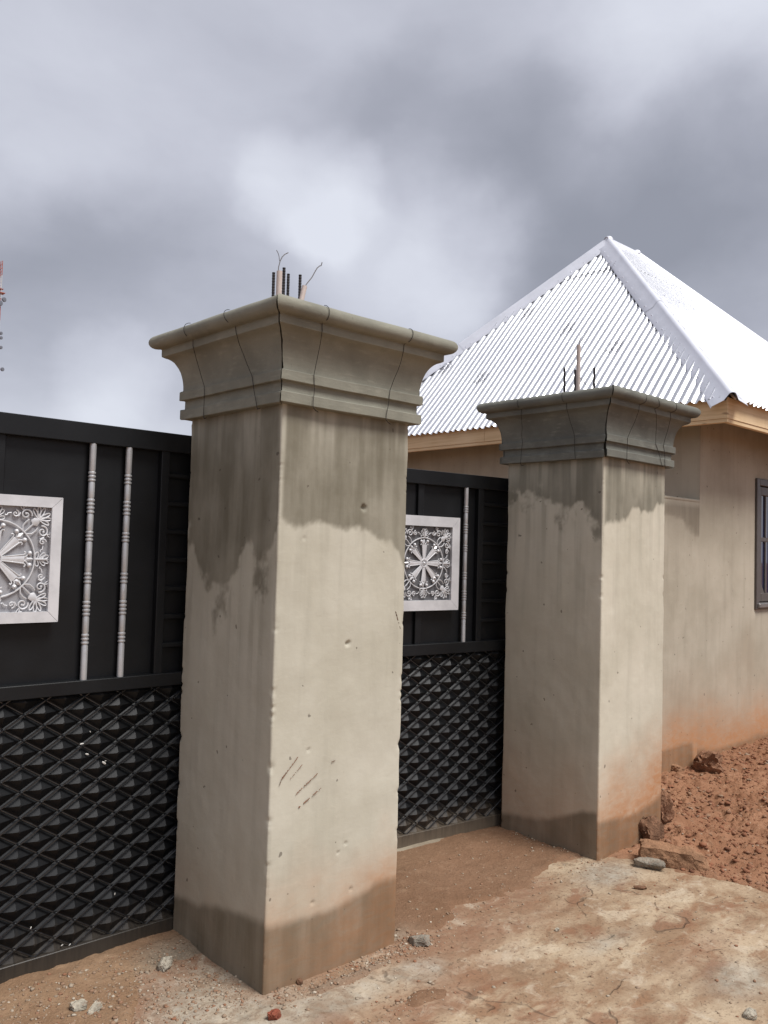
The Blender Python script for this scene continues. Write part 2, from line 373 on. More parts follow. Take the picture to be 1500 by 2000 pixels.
# ------------------------------------------------------------------ plan dimensions (metres)
X1, Y1, WX, WY, X2 = 1.8446, 2.5547, .6537, .6505, 3.9679
HS = 2.1335                       # shaft height
YG = 3.179                        # gate and wall plane
XH, HF = 6.274, 2.0527            # house corner, fence height
XE, YE, ZE = 5.865, 2.770, 2.582  # eave corner, fascia foot
YC = 7.20; APEX = Vector((7.772, 4.985, 4.955)); XB = 8.33

# ------------------------------------------------------------------ ground
AP = np.array([(-3, 1.2), (.6, 2.15), (1.05, 2.47), (1.37, 2.74), (1.6, 2.90), (1.74, 2.97), (1.9, 2.99), (1.95, 2.62), (2.47, 2.52), (2.72, 2.53), (2.94, 2.57), (3.14, 2.60),
               (3.33, 2.60), (3.52, 2.59), (3.72, 2.66), (3.9, 2.72), (4.03, 2.60), (4.07, 2.46), (4.13, 2.32), (4.16, 2.15), (4.22, 2.02), (4.25, 1.90), (4.26, 1.75), (4.35, .5), (4.4, -5), (-3, -5)])
def sdist(x, y):                  # >0 inside the apron
    d = np.full(x.shape, 1e9); ins = np.zeros(x.shape, bool); n = len(AP)
    for i in range(n):
        a, b_ = AP[i], AP[(i+1) % n]; e = b_-a
        t = np.clip(((x-a[0])*e[0]+(y-a[1])*e[1])/(e@e), 0, 1)
        d = np.minimum(d, np.hypot(x-a[0]-t*e[0], y-a[1]-t*e[1]))
        c = (a[1] > y) != (b_[1] > y)
        with np.errstate(divide='ignore', invalid='ignore'):
            ins ^= c & (x < (b_[0]-a[0])*(y-a[1])/(b_[1]-a[1]+1e-12)+a[0])
    return np.where(ins, d, -d)
def lobe(x, y, cx, cy, rx, ry=None): return np.exp(-(((x-cx)/rx)**2+((y-cy)/(ry or rx))**2))
PATCH = [(2.30, 2.18, .16, .07), (2.18, 2.46, .34, .045)]
def soil_h(x, y):
    s = sdist(x, y)+(fbm(x*5, y*5, 3, 4)-.5)*.22+(fbm(x*22, y*22, 5, 3)-.5)*.05
    rough = ss(.0, .5, -s)*ss(3.9, 4.5, x)*ss(-6, 0, y)
    near = ss(30, 8, np.hypot(x, y))
    h = .006+(fbm(x*3, y*3, 9, 4)-.5)*.03*near+(fbm(x*24, y*24, 13, 4, .6)-.5)*.018*near
    r = fbm(x*9, y*9, 21, 5, .62); cl = np.abs(fbm(x*16, y*16, 31, 4, .6)-.5)
    h = h+rough*((r-.45)*.065+np.maximum(0, fbm(x*34, y*34, 33, 3)-.55)*.10*ss(.4, .6, fbm(x*2.2, y*2.2, 35, 3))-cl*.03)
    h = h+rough*(.035*ss(2.2, 3.1, y)+.05*ss(5.2, 7.6, x)*ss(1.9, 3.1, y))
    h = h+.06*lobe(x, y, 4.78, 2.62, .22, .14)+.05*lobe(x, y, 4.62, 2.36, .2, .12)
    # dust banked along the gate and pillar feet
    h = h+.012*ss(.18, .0, np.abs(y-3.14))*(x < 4.6)
    bay = ss(2.45, 2.55, x)*ss(4.0, 3.9, x)*ss(2.5, 2.7, y)
    h = h*(1-.55*bay)+.008*bay
    patch = sum(lobe(x, y, a, b_, c, d) for a, b_, c, d in PATCH)
    inside = -.034+.040*np.clip(patch*1.35-.15+(fbm(x*14, y*14, 41, 4)-.5)*.7, 0, 1)+(fbm(x*26, y*26, 43, 3)-.5)*.006
    return np.where(True, h*ss(.035, -.035, s)+inside*ss(-.035, .035, s), h), s
def apron_h(x, y):
    s = sdist(x, y)+(fbm(x*5, y*5, 3, 4)-.5)*.22
    h = (fbm(x*2.3, y*2.3, 51, 4)-.5)*.014+(fbm(x*15, y*15, 57, 4, .6)-.5)*.009
    return h-.05*ss(-.05, -.18, s), s
def graded(lo, hi, a, b_, step, grow=1.35):
    core = list(np.arange(a, b_+1e-6, step)); L = []; d = step; q = a
    while q > lo: d *= grow; q -= d; L.append(max(q, lo))
    Rr = []; d = step; q = core[-1]
    while q < hi: d *= grow; q += d; Rr.append(min(q, hi))
    return np.array(L[::-1]+core+Rr)
gx, gy = np.meshgrid(graded(-900, 900, .85, 8.0, .0125), graded(-900, 900, 1.0, 3.26, .0125))
gz, s = soil_h(gx, gy)
red = np.clip(ss(3.85, 4.5, gx+(fbm(gx*4, gy*4, 61)-.5)*.6)+.25*fbm(gx*3, gy*3, 63), 0, 1)*ss(60, 12, np.hypot(gx, gy))
sand = ss(1.95, 1.55, gx+(fbm(gx*5, gy*5, 65)-.5)*.3)*ss(.0, .4, gy-1)*.9
sand = np.maximum(sand, ss(3.02, 3.16, gy)*ss(3.9, 3.0, gx)*.25)
grey = ss(.16, .0, np.abs(gy-2.53))*ss(1.8, 1.95, gx)*ss(2.75, 2.5, gx)*.8
grey = np.maximum(grey, ss(.22, .05, np.hypot(gx-1.75, (gy-2.98)))*.9)
go = struct(link('ground', grid_mesh('ground', np.stack([gx, gy, gz], -1), M_soil, True, dict(redness=red, sand=sand, grey=grey))))
ax, ay = np.meshgrid(graded(-2.9, 4.55, .85, 4.5, .0125), graded(-4.9, 3.1, 1.0, 3.06, .0125))
az, s = apron_h(ax, ay)
dirt = ss(.22, .0, s)*ss(3.75, 3.4, ax)*.9+.9*lobe(ax, ay, 2.25, 2.16, .25, .1)+.7*lobe(ax, ay, 3.0, 2.35, .35, .1)+.6*lobe(ax, ay, 3.45, 1.72, .25, .07)+.5*lobe(ax, ay, 2.6, 2.2, .2, .12)
agrey = 1.0*lobe(ax, ay, 2.42, 2.34, .11, .09)+1.0*lobe(ax, ay, 3.86, 2.42, .17, .1)+1.1*lobe(ax, ay, 1.68, 2.62, .26, .32)+.8*lobe(ax, ay, 3.32, 1.5, .16, .1)+.8*lobe(ax, ay, 2.08, 2.37, .2, .08)+.5*lobe(ax, ay, 3.2, 2.0, .16, .05)
m4 = s > -.2; mk = m4[:-1, :-1] & m4[1:, 1:]
struct(link('concrete_apron', grid_mesh('concrete_apron', np.stack([ax, ay, az], -1), M_apron, True, dict(dirt=np.clip(dirt, 0, 1), grey=np.clip(agrey*1.7, 0, 1)), mk)))
def ground_z(x, y):
    x = np.atleast_1d(np.asarray(x, float)); y = np.atleast_1d(np.asarray(y, float))
    a, s1 = soil_h(x, y); b_, s2 = apron_h(x, y); return np.maximum(a, b_)

# ------------------------------------------------------------------ pillars
def interp(pts, s):
    p = sorted(pts); return np.interp(s, [q[0] for q in p], [q[1] for q in p])
STAIN = {
 'near': dict(
  Rt=[(-.003,1.704),(.031,1.693),(.077,1.683),(.115,1.675),(.122,1.691),(.161,1.707),(.208,1.713),(.265,1.713),(.308,1.692),(.333,1.684),(.393,1.686),(.437,1.674),(.482,1.656),(.537,1.644),(.574,1.632),(.62,1.58),(.655,1.52)],
  Lt=[(.655,1.62),(.618,1.575),(.547,1.496),(.478,1.432),(.401,1.383),(.319,1.408),(.277,1.486),(.249,1.582),(.206,1.614),(.17,1.565),(.154,1.479),(.129,1.437),(.07,1.507),(.023,1.605),(-.006,1.617)],
  Rb=[(-.017,.24),(.05,.232),(.191,.222),(.309,.219),(.418,.238),(.498,.26),(.564,.275),(.655,.275)],
  Lb=[(.657,.152),(.563,.174),(.467,.174),(.333,.205),(.226,.222),(.123,.238),(0,.254)], rR=(.62, .95), rL=.22, rz=.46),
 'far': dict(
  Lt=[(.658,1.973),(.543,1.945),(.485,1.967),(.405,1.953),(.382,1.894),(.324,1.846),(.281,1.794),(.2,1.81),(.133,1.799),(.093,1.754),(.004,1.776)],
  Rt=[(-.006,1.775),(.134,1.787),(.237,1.808),(.299,1.868),(.364,1.872),(.387,1.838),(.43,1.875),(.52,1.88),(.565,1.918),(.658,1.936)],
  Lb=[(.637,.102),(.519,.12),(.327,.136),(.206,.185),(.089,.243),(-.005,.246)],
  Rb=[(.022,.193),(.128,.192),(.313,.176),(.447,.192),(.547,.215),(.659,.243)], rR=(.95, 1.1), rL=.40, rz=.66)}
def shaft(kind, mat, parent, seed):
    S = STAIN[kind]; st = .0063; rr = .007
    P, N, face, sv = [], [], [], []
    def seg(f, n, fn, nrm):
        for t in (np.arange(n)+.5)/n: P.append(fn(t)); N.append(nrm); face.append(f); sv.append(t)
    ns = 100
    def arc(cx, cy, a0):
        for k in range(4):
            a = R(a0+k*30); P.append((cx+rr*math.cos(a), cy+rr*math.sin(a))); N.append((math.cos(a), math.sin(a))); face.append(9); sv.append(0)
    # loop counter-clockwise: front (-Y) left->right, right (+X), back (+Y), left (-X)
    seg(1, ns, lambda t: (rr+t*(WX-2*rr), 0), (0, -1)); arc(WX-rr, rr, -90)
    seg(2, 22, lambda t: (WX, rr+t*(WY-2*rr)), (1, 0)); arc(WX-rr, WY-rr, 0)
    seg(3, 22, lambda t: (WX-rr-t*(WX-2*rr), WY), (0, 1)); arc(rr, WY-rr, 90)
    seg(4, ns, lambda t: (0, WY-rr-t*(WY-2*rr)), (-1, 0)); arc(rr, rr, 180)
    P = np.array(P); N = np.array(N); face = np.array(face); sv = np.array(sv)
    zs = np.concatenate([[-.25, -.1], np.arange(-.02, HS+.04, st)])
    nz, nl = len(zs), len(P); Z = np.repeat(zs[:, None], nl, 1); X = np.repeat(P[None, :, 0], nz, 0); Y = np.repeat(P[None, :, 1], nz, 0)
    Fm = np.repeat(face[None], nz, 0); s = np.where((Fm == 1) | ((Fm == 9) & (Y < .1)), X, Y)
    lf = np.cumsum(np.hypot(*(P-np.roll(P, 1, 0)).T)); Lp = np.repeat(lf[None], nz, 0)
    dsp = (fbm(Lp*4, Z*4, seed, 3)-.5)*.008+(fbm(Lp*20, Z*14, seed+4, 3)-.5)*.0022
    cornerish = np.min(np.stack([np.hypot(X-a, Y-b_) for a in (0, WX) for b_ in (0, WY)]), 0)
    chipn = np.repeat(fbm(zs*16, zs*0+seed*3.1, seed+9, 4, .6)[:, None], nl, 1)
    dsp = dsp-ss(.022, .004, cornerish)*np.maximum(0, chipn-.62)*.03
    if kind == 'near':
        for (hs, hz, hr, hd) in ((.414, 1.772, .016, .014), (.352, 1.235, .014, .012), (.373, .46, .008, .006), (.332, .434, .008, .006), (.403, .276, .009, .006), (.216, .272, .011, .006), (.172, .847, .008, .005), (.12, 1.64, .006, .003)):
            dd = np.hypot(X-hs, Z-hz)+(fbm(X*90, Z*90, 5, 2)-.5)*.008
            dsp = dsp-(Fm == 1)*hd*ss(hr, hr*.4, dd)
    dsp = dsp*ss(0, .05, Z+.03)
    X2_ = X+N[None, :, 0]*dsp; Y2_ = Y+N[None, :, 1]*dsp
    isR = (Y < .006+rr) & (Fm != 4) & (X < WX+.1) & ((Fm == 1) | (Fm == 9)); isL = (~isR) & ((Fm == 4) | ((Fm == 9) & (X < .1)))
    jag = (fbm(s*9, Z*9, seed+20, 4)-.5)*.10; jb = (fbm(s*12, Z*6, seed+30, 4)-.5)*.03
    top = np.where(isR, interp(S['Rt'], s), interp(S['Lt'], s))+jag*np.where(isR, .25, .8)
    bot = np.where(isR, interp(S['Rb'], s), interp(S['Lb'], s))+jb
    runs = fbm(s*26, Z*.9, seed+40, 3)
    soft = np.where(isR, .016, .05)
    blot = (fbm(s*8, Z*7, seed+22, 5, .6)-.5)*np.where(isR, .05, .34)*ss(.45, .05, np.abs(Z-top))+(fbm(s*30, Z*18, seed+24, 4, .6)-.5)*np.where(isR, .025, .07)
    wt = ss(-1, 1, (Z-top+blot)/soft)
    wt = wt*(1-.42*ss(.45, .7, runs)*ss(.28, .0, HS-Z)-.22*ss(.0, .4, HS-Z)*0)*(.62+.62*fbm(s*6, Z*4, seed+44, 5, .6))
    wt = wt+ss(.52, .72, runs)*ss(.75, .0, top-Z)*np.where(isR, .16, .34)*(Z < top)
    if kind == 'near': wt = wt*np.where(isL | isR, 1, .6)
    wb = ss(-1, 1, (bot-Z)/.022)*(.78+.35*fbm(s*7, Z*7, seed+50, 3))
    dry_edge = ss(.006, .026, np.minimum(X, 9))*np.where(isR, 1, 0)+np.where(isR, 0, 1)
    wet = np.clip(np.maximum(wt*(.25+.75*dry_edge), wb), 0, 1)
    rR0, rR1 = S['rR']
    gl = ss(S['rz'], .04, Z+(fbm(s*5, Z*5, seed+60, 3)-.5)*.25-.12*s/WX)
    rust = np.where(isR, gl*(rR0+(rR1-rR0)*s/WX), gl*S['rL'])
    me = grid_mesh('shaft', np.stack([X2_, Y2_, Z], -1), mat, True, dict(wet=wet, rust=np.clip(rust, 0, 1)), None, True)
    return link('shaft', me, parent)
PROF = [(-.03, .0), (.036, .0), (.038, .002), (.038, .038), (.036, .040), (.025, .0425), (.024, .045), (.024, .077), (.026, .0795), (.040, .081), (.0415, .083), (.0415, .117), (.0395, .119), (.0325, .1205)]
for k in range(0, 11):
    t = R(84)*k/10; PROF.append((.031+.066*(1-math.cos(t)), .126+.137*math.sin(t)))
PROF += [(.100, .268), (.101, .272), (.101, .298), (.104, .300)]
for k in range(0, 11):
    t = R(-90+18*k); PROF.append((.1125+.030*math.cos(t), .330+.030*math.sin(t)))
PROF += [(.03, .3605), (-.03, .3605)]
def moulding(side, mat, parent, seed, gap=.0022, widen=0., dz=0., do=0.):
    """one cast length of cornice, mitred at both ends"""
    L = WX if side in (0, 2) else WY; m = 26; V = np.zeros((len(PROF), m, 3))
    for i, (o, z) in enumerate(PROF):
        oo = o+do; g = gap+widen*max(0, 1-z/.14)
        a = np.linspace(-oo+g, L+oo-g, m)
        wob = (fbm(a*5+seed, np.full(m, z*3), seed, 3)-.5)*.005
        edge = np.minimum(np.arange(m), np.arange(m)[::-1])
        chip = (edge == 0)*np.maximum(0, fbm(np.full(m, z*34), np.full(m, seed*1.7), seed+3, 3)-.5)*.018
        a = a+np.where(np.arange(m) == 0, chip, np.where(np.arange(m) == m-1, -chip, 0))
        off = oo+wob*(o > 0)
        x, y = {0: (a, -off), 1: (L*0+WX+off, a), 2: (WX-a, WY+off), 3: (-off, WY-a)}[side]
        V[i, :, 0] = x; V[i, :, 1] = y; V[i, :, 2] = HS+z+dz+(fbm(a*4, a*0+seed, seed+6, 2)-.5)*.004
    P = V
    me = grid_mesh('moulding', P, mat, True)
    import bmesh
    bm = bmesh.new(); bm.from_mesh(me); bm.verts.ensure_lookup_table()
    n = len(PROF)
    for c in (0, m-1):
        try: bm.faces.new([bm.verts[i*m+c] for i in range(n)])
        except Exception: pass
    bmesh.ops.recalc_face_normals(bm, faces=bm.faces); bm.to_mesh(me); bm.free()
    me.shade_smooth()
    try: me.set_sharp_from_angle(angle=R(32))
    except Exception: pass
    return link('moulding', me, parent)
def tie_wire(side, s_top, s_bot, parent, seed, lo=0., knot=False):
    pts = []; q = [(.0395, -.004), (.0415, .083), (.0415, .118), (.101, .272), (.101, .299)]+[(.1125+.030*math.cos(R(t)), .330+.030*math.sin(R(t))) for t in range(-50, 91, 14)]
    fine = []
    for a, b_ in zip(q[:-1], q[1:]):
        n = max(1, int(math.hypot(a[0]-b_[0], a[1]-b_[1])/.012))
        fine += [(a[0]+(b_[0]-a[0])*k/n, a[1]+(b_[1]-a[1])*k/n) for k in range(n)]
    fine.append(q[-1])
    for o, z in fine:
        t = z/.36; s = s_bot+(s_top-s_bot)*t+(float(vn(z*14, seed*3.3, seed))-.5)*.016
        oo = o+.0030
        zz = HS+z+(.002 if z > .33 else 0)
        pts.append({0: (s, -oo, zz), 3: (-oo, s, zz)}[side])
    b_ = MB(); b_.tube(pts, .0012, 5)
    if knot: b_.tube([pts[0], Vector(pts[0])+Vector((.008, -.006, -.012)), Vector(pts[0])+Vector((.022, -.004, -.016))] if side == 0 else [pts[0], Vector(pts[0])+Vector((-.004, -.012, -.014)), Vector(pts[0])+Vector((-.004, -.03, -.012))], .0016, 5)
    return b_.build('tie_wire', M_wire, parent, True)
def rebar(parent, x, y, z0, z1, r=.0062, lean=(0, 0)):
    b_ = MB(); prof = []; z = 0.; H = z1-z0
    while z < H and parent is near:
        prof += [(r*.93, z), (r*.93, z+.006), (r*1.04, z+.0075), (r*1.04, z+.0105)]; z += .012
    prof = (prof or [(r, 0.), (r, H*.5), (r, H-.003)])+[(r*.9, H)]; b_.lathe(prof, 8)
    return b_.build('rebar', M_rebar, parent, True, (x, y, z0), (lean[0], lean[1], 0))
def conduit(parent, pts, r, cables):
    b_ = MB(); P = [Vector(q) for q in pts]
    b_.tube(P, r, 12)
    o = b_.build('conduit', M_pvc, parent, True)
    for cpts, cr_ in cables:
        m_ = MB(); m_.tube(cpts, cr_, 5); m_.build('cable', M_cable, o, True)
    return o
def pillar(kind, x, mat, capmat, label):
    t = thing('gate_pillar', label, 'pillar', (x, Y1, 0))
    sh = shaft(kind, mat, t, 3 if kind == 'near' else 17)
    core = MB(); core.box(.004, WX-.004, .004, WY-.004, HS-.01, HS+.335); core.box(-.06, WX+.06, -.06, WY+.06, HS+.30, HS+.352, .006)
    cp = core.build('capital', capmat, t)
    for s_ in range(4):
        if kind == 'near': moulding(s_, capmat, cp, 5+s_, .0036, .0, (.0, .001, 0, -.003)[s_], (0, 0, 0, -.001)[s_])
        else: moulding(s_, capmat, cp, 15+s_, .0028, .0085 if s_ in (0, 3) else 0., (.004, 0, 0, .0)[s_], (.001, 0, 0, -.002)[s_])
    if kind == 'near':
        for k, a in enumerate(((0, .085, .113), (0, .52, .488), (3, .487, .483), (3, .197, .106))): tie_wire(*a, cp, 3+k, 0., True)
    else:
        for k, a in enumerate(((0, .18, .152), (3, .478, .525), (3, .178, .153))): tie_wire(*a, cp, 13+k, 0., k < 2)
        tie_wire(0, .50, .575, cp, 21, .0); tie_wire(0, .30, .545, cp, 22, .0)
    return t, sh, cp
near, nsh, ncp = pillar('near', X1, M_near, M_cap, 'square plastered gate pillar with olive-grey moulded cap, standing between the two black gates')
far, fsh, fcp = pillar('far', X2, M_far, M_cap2, 'square plastered gate pillar with dark grey moulded cap, beside the tin-roofed house')
ZT = HS+.35
def at_y(px, py, Y):
    d = ray(px, py); return Vector((0, 0, EYE))+d*(Y/d.y)
for px, py, dy in ((535.5, 536, .36), (555.5, 526, .28), (563.5, 538, .42), (587, 538, .30)):
    q = at_y(px, py, Y1+dy); rebar(near, q.x-X1, dy, ZT-.02, q.z, .0065, (random.uniform(-.01, .01), random.uniform(-.01, .01)))
for px, py, dy in ((1103.5, 718, .42), (1124.5, 722, .36), (1160.7, 718, .22)):
    q = at_y(px, py, Y1+dy); rebar(far, q.x-X2, dy, ZT-.02, q.z, .0068, (random.uniform(-.012, .012), random.uniform(-.012, .012)))
def loc(px, py, dy, x0): q = at_y(px, py, Y1+dy); return Vector((q.x-x0, dy, q.z))
a = loc(546, 530, .20, X1); base = Vector((a.x, a.y, ZT-.02))
conduit(near, [base, base+Vector((.0, 0, .1)), a], .0115, [([loc(p_[0], p_[1], .20, X1) for p_ in ((543, 534), (544, 522), (547, 510), (551, 502), (556, 497), (563, 493.5))], .0020),
                                                          ([loc(p_[0], p_[1], .20, X1) for p_ in ((546, 510), (545, 501), (543, 494), (540, 488.5))], .0014)])
a = loc(595, 559, .22, X1); base = Vector((a.x-.045, a.y, ZT-.02)); 
conduit(near, [base, base+Vector((.012, 0, .07)), a], .0105, [([loc(p_[0], p_[1], .22, X1) for p_ in ((595, 560), (600, 553), (609, 542), (615, 531), (619, 524), (624, 519.5), (627, 519), (629, 512.5))], .0022)])
a = loc(1130.5, 674, .33, X2); base = Vector((a.x, a.y, ZT-.02))
conduit(far, [base, (base+a)/2, a], .012, [([loc(p_[0], p_[1], .33, X2) for p_ in ((1131, 676), (1132, 665), (1134, 658), (1132, 654))], .0022), ([loc(p_[0], p_[1], .33, X2) for p_ in ((1131, 676), (1137, 664), (1144, 654), (1149, 646))], .0022),
                                           ([loc(p_[0], p_[1], .33, X2) for p_ in ((1131, 735), (1139, 744), (1147, 754))], .0016)])
# mud scraped on the front of the pillar between the gates
def streak(parent, p0, p1, wd, seed):
    rs = random.Random(seed); V = []; Fc = []
    n = 16
    for k in range(n):
        if rs.random() < .28: continue
        t0 = (k+rs.uniform(-.2, .3))/n; t1 = t0+rs.uniform(.5, 1.4)/n; w_ = wd*rs.uniform(.25, 1)*(1.1-.7*t0)
        for (t, ww) in ((t0, .3), ((t0+t1)/2, 1.), (t1, .25)):
            x = p0[0]+(p1[0]-p0[0])*t; z = p0[1]+(p1[1]-p0[1])*t
            dx, dz = p1[0]-p0[0], p1[1]-p0[1]; L = math.hypot(dx, dz); nx, nz = -dz/L*w_*ww, dx/L*w_*ww
            j = rs.uniform(-.001, .001); V += [(x+nx+j, -.0015, z+nz), (x+j, -.0045, z), (x-nx+j, -.0015, z-nz)]
        b0 = len(V)-9
        for r_ in (0, 3): Fc += [(b0+r_, b0+r_+1, b0+r_+4, b0+r_+3), (b0+r_+1, b0+r_+2, b0+r_+5, b0+r_+4)]
    return link('mud_streak', new_mesh('mud_streak', V, Fc, M_mud), parent)
for k, (p0, p1, wd) in enumerate((((.049, .757), (.119, .826), .0035), ((.087, .751), (.144, .799), .003), ((.115, .691), (.224, .758), .0032), ((.126, .637), (.239, .698), .0048), ((.040, .735), (.05, .757), .004), ((.285, .786), (.305, .79), .004))):
    streak(nsh, p0, p1, wd, k)
streak(nsh, (.638, 1.27), (.60, 1.36), .004, 31)

# ------------------------------------------------------------------ gates
def rosette(parent, zc, yb, mat, mir=1):
    def put(name, mb, ang=0.): return mb.build(name, mat, parent, True, (0, yb, zc), (0, -ang, 0))
    ring = MB(); ring.tube([(.138*math.cos(R(a)), -.004, .138*math.sin(R(a))) for a in range(0, 360, 6)], .0034, 6, True); put('ring', ring)
    hub = MB(); hub.tube([(.021*math.cos(R(a)), -.006, .021*math.sin(R(a))) for a in range(0, 360, 20)], .0045, 6, True)
    hub.ball((0, -.006, 0), .008)
    for k in range(6): a = R(60*k); hub.ball((.012*math.cos(a), -.005, .012*math.sin(a)), .0055, 6, 4)
    put('hub', hub)
    sp = MB()
    sp.add([(.022, 0, -.007), (.100, 0, -.0155), (.100, 0, .0155), (.022, 0, .007), (.022, -.010, 0), (.100, -.009, 0), (.022, -.006, -.0065), (.1, -.006, -.015), (.1, -.006, .015), (.022, -.006, .0065)],
           [(6, 7, 5, 4), (4, 5, 8, 9), (0, 1, 7, 6), (3, 9, 8, 2), (1, 2, 8, 5, 7), (0, 6, 4, 9, 3)])
    for s_ in (1, -1):
        sp.tube([(.022, -.006, s_*.007), (.06, -.007, s_*.0112), (.099, -.007, s_*.0158), (.104, -.007, s_*.020), (.103, -.007, s_*.0255), (.0985, -.007, s_*.0265)], [.0022, .0024, .0026, .003, .003, .0024], 5)
        sp.tube([(.100, -.005, s_*.006), (.108, -.006, s_*.010), (.114, -.006, s_*.018)], .0028, 5)
        sp.ball((.119, -.007, s_*.0215), .0088, 8, 6)
    sp.add([(.100, -.002, -.009), (.122, -.003, -.0085), (.135, -.003, 0), (.122, -.003, .0085), (.1, -.002, .009), (.114, -.012, 0)], [(0, 1, 5), (1, 2, 5), (2, 3, 5), (3, 4, 5), (4, 0, 5)])
    spm = sp.mesh('spoke', mat, True)
    for k in range(8): link('spoke', spm, parent, (0, yb, zc), (0, -R(45*k), 0))
    def loop(mb, c, d, L, wd, r):
        n = (-d[1], d[0]); P = []
        for k in range(14):
            t = 2*math.pi*k/14; a_ = L/2*(1-math.cos(t)); b__ = wd*math.sin(t)*(.55+.45*a_/L)
            P.append((c[0]+d[0]*a_+n[0]*b__, -.006, c[1]+d[1]*a_+n[1]*b__))
        mb.tube(P, r, 5, True)
    pm = MB()
    for a_, L in ((-78, .026), (-48, .030), (-20, .036), (20, .036), (48, .030), (78, .026)):
        loop(pm, (.142+(.012 if abs(a_) < 60 else 0), 0), (math.cos(R(a_)), math.sin(R(a_))), L, .0075, .0024)
    pm.tube([(.138, -.005, 0), (.165, -.009, 0), (.189, -.005, 0)], [.004, .0045, .002], 6)
    pmm = pm.mesh('palmette', mat, True)
    for k in range(4): link('palmette', pmm, parent, (0, yb, zc), (0, -R(90*k), 0))
    cs = MB()
    def spiral(cx, cz, r0, turns, a0, sgn, r):
        P = []; n = 18
        for k in range(n+1):
            t = k/n; rad = r0*(1-.82*t); a_ = a0+sgn*turns*2*math.pi*t; P.append((cx+rad*math.cos(a_), -.006, cz+rad*math.sin(a_)))
        cs.tube(P, [r*(1.05-.2*k/n) for k in range(n+1)], 5); cs.ball(P[-1], r*1.5, 6, 4)
    for s_ in (1, -1):
        spiral(.186, s_*.043, .021, 1.35, R(-s_*60), s_, .0033)
        spiral(.160, s_*.071, .0135, 1.2, R(s_*40), -s_, .0027)
        cs.tube([(.139, -.005, s_*.010), (.152, -.006, s_*.022), (.168, -.006, s_*.024), (.182, -.006, s_*.0215)], .0028, 5)
        cs.tube([(.176, -.006, s_*.062), (.168, -.006, s_*.059), (.160, -.006, s_*.057)], .0028, 5)
        loop(cs, (.190, s_*.062), (.35, s_*.94), .022, .0055, .0022)
        cs.add([(.196, -.003, s_*.066), (.206, -.003, s_*.060), (.212, -.003, s_*.070), (.201, -.003, s_*.078), (.204, -.010, s_*.0685)], [(0, 1, 4), (1, 2, 4), (2, 3, 4), (3, 0, 4)])
        cs.tube([(.152, -.005, s_*.083), (.142, -.005, s_*.090), (.134, -.005, s_*.088), (.130, -.005, s_*.094)], .0025, 5)
        for a_, L in ((18, .046), (44, .046), (72, .042)):
            loop(cs, (.207, 0), (math.cos(R(a_)), s_*math.sin(R(a_))), L, .0072, .0026)
    cs.add([(.176, -.003, 0), (.186, -.003, -.016), (.216, -.003, -.010), (.222, -.003, 0), (.216, -.003, .010), (.186, -.003, .016), (.200, -.013, 0)], [(0, 1, 6), (1, 2, 6), (2, 3, 6), (3, 4, 6), (4, 5, 6), (5, 0, 6)])
    cs.tube([(.139, -.004, 0), (.16, -.006, 0), (.178, -.006, 0)], .003, 5)
    csm = cs.mesh('corner_scroll', mat, True)
    for k in range(4): link('corner_scroll', csm, parent, (0, yb, zc), (0, -R(45+90*k), 0))
def baluster(parent, x, z0, z1, y):
    L = z1-z0; r = .0128; prof = []
    rings = [(.119, .165, 3), (.234, .30, 4), (.37, .416, 3), (.5445, .594, 3), (.663, .729, 4), (.80, .848, 3)]
    prof = [(r, 0)]
    for a_, b_, n in [(1-b_, 1-a_, n) for a_, b_, n in rings][::-1]:
        prof.append((r*.97, L*a_-.006))
        for k in range(n):
            p0 = L*(a_+(b_-a_)*k/n); p1 = L*(a_+(b_-a_)*(k+1)/n); h = p1-p0
            prof += [(r*.82, p0+.0015), (r*1.06, p0+h*.22), (r*1.17, p0+h*.5), (r*1.06, p0+h*.78), (r*.82, p1-.0015)]
        prof.append((r*.97, L*b_+.006))
    prof.append((r, L)); b_ = MB(); b_.lathe(prof, 12)
    return b_.build('baluster', M_bar, parent, True, (x, y, z0))
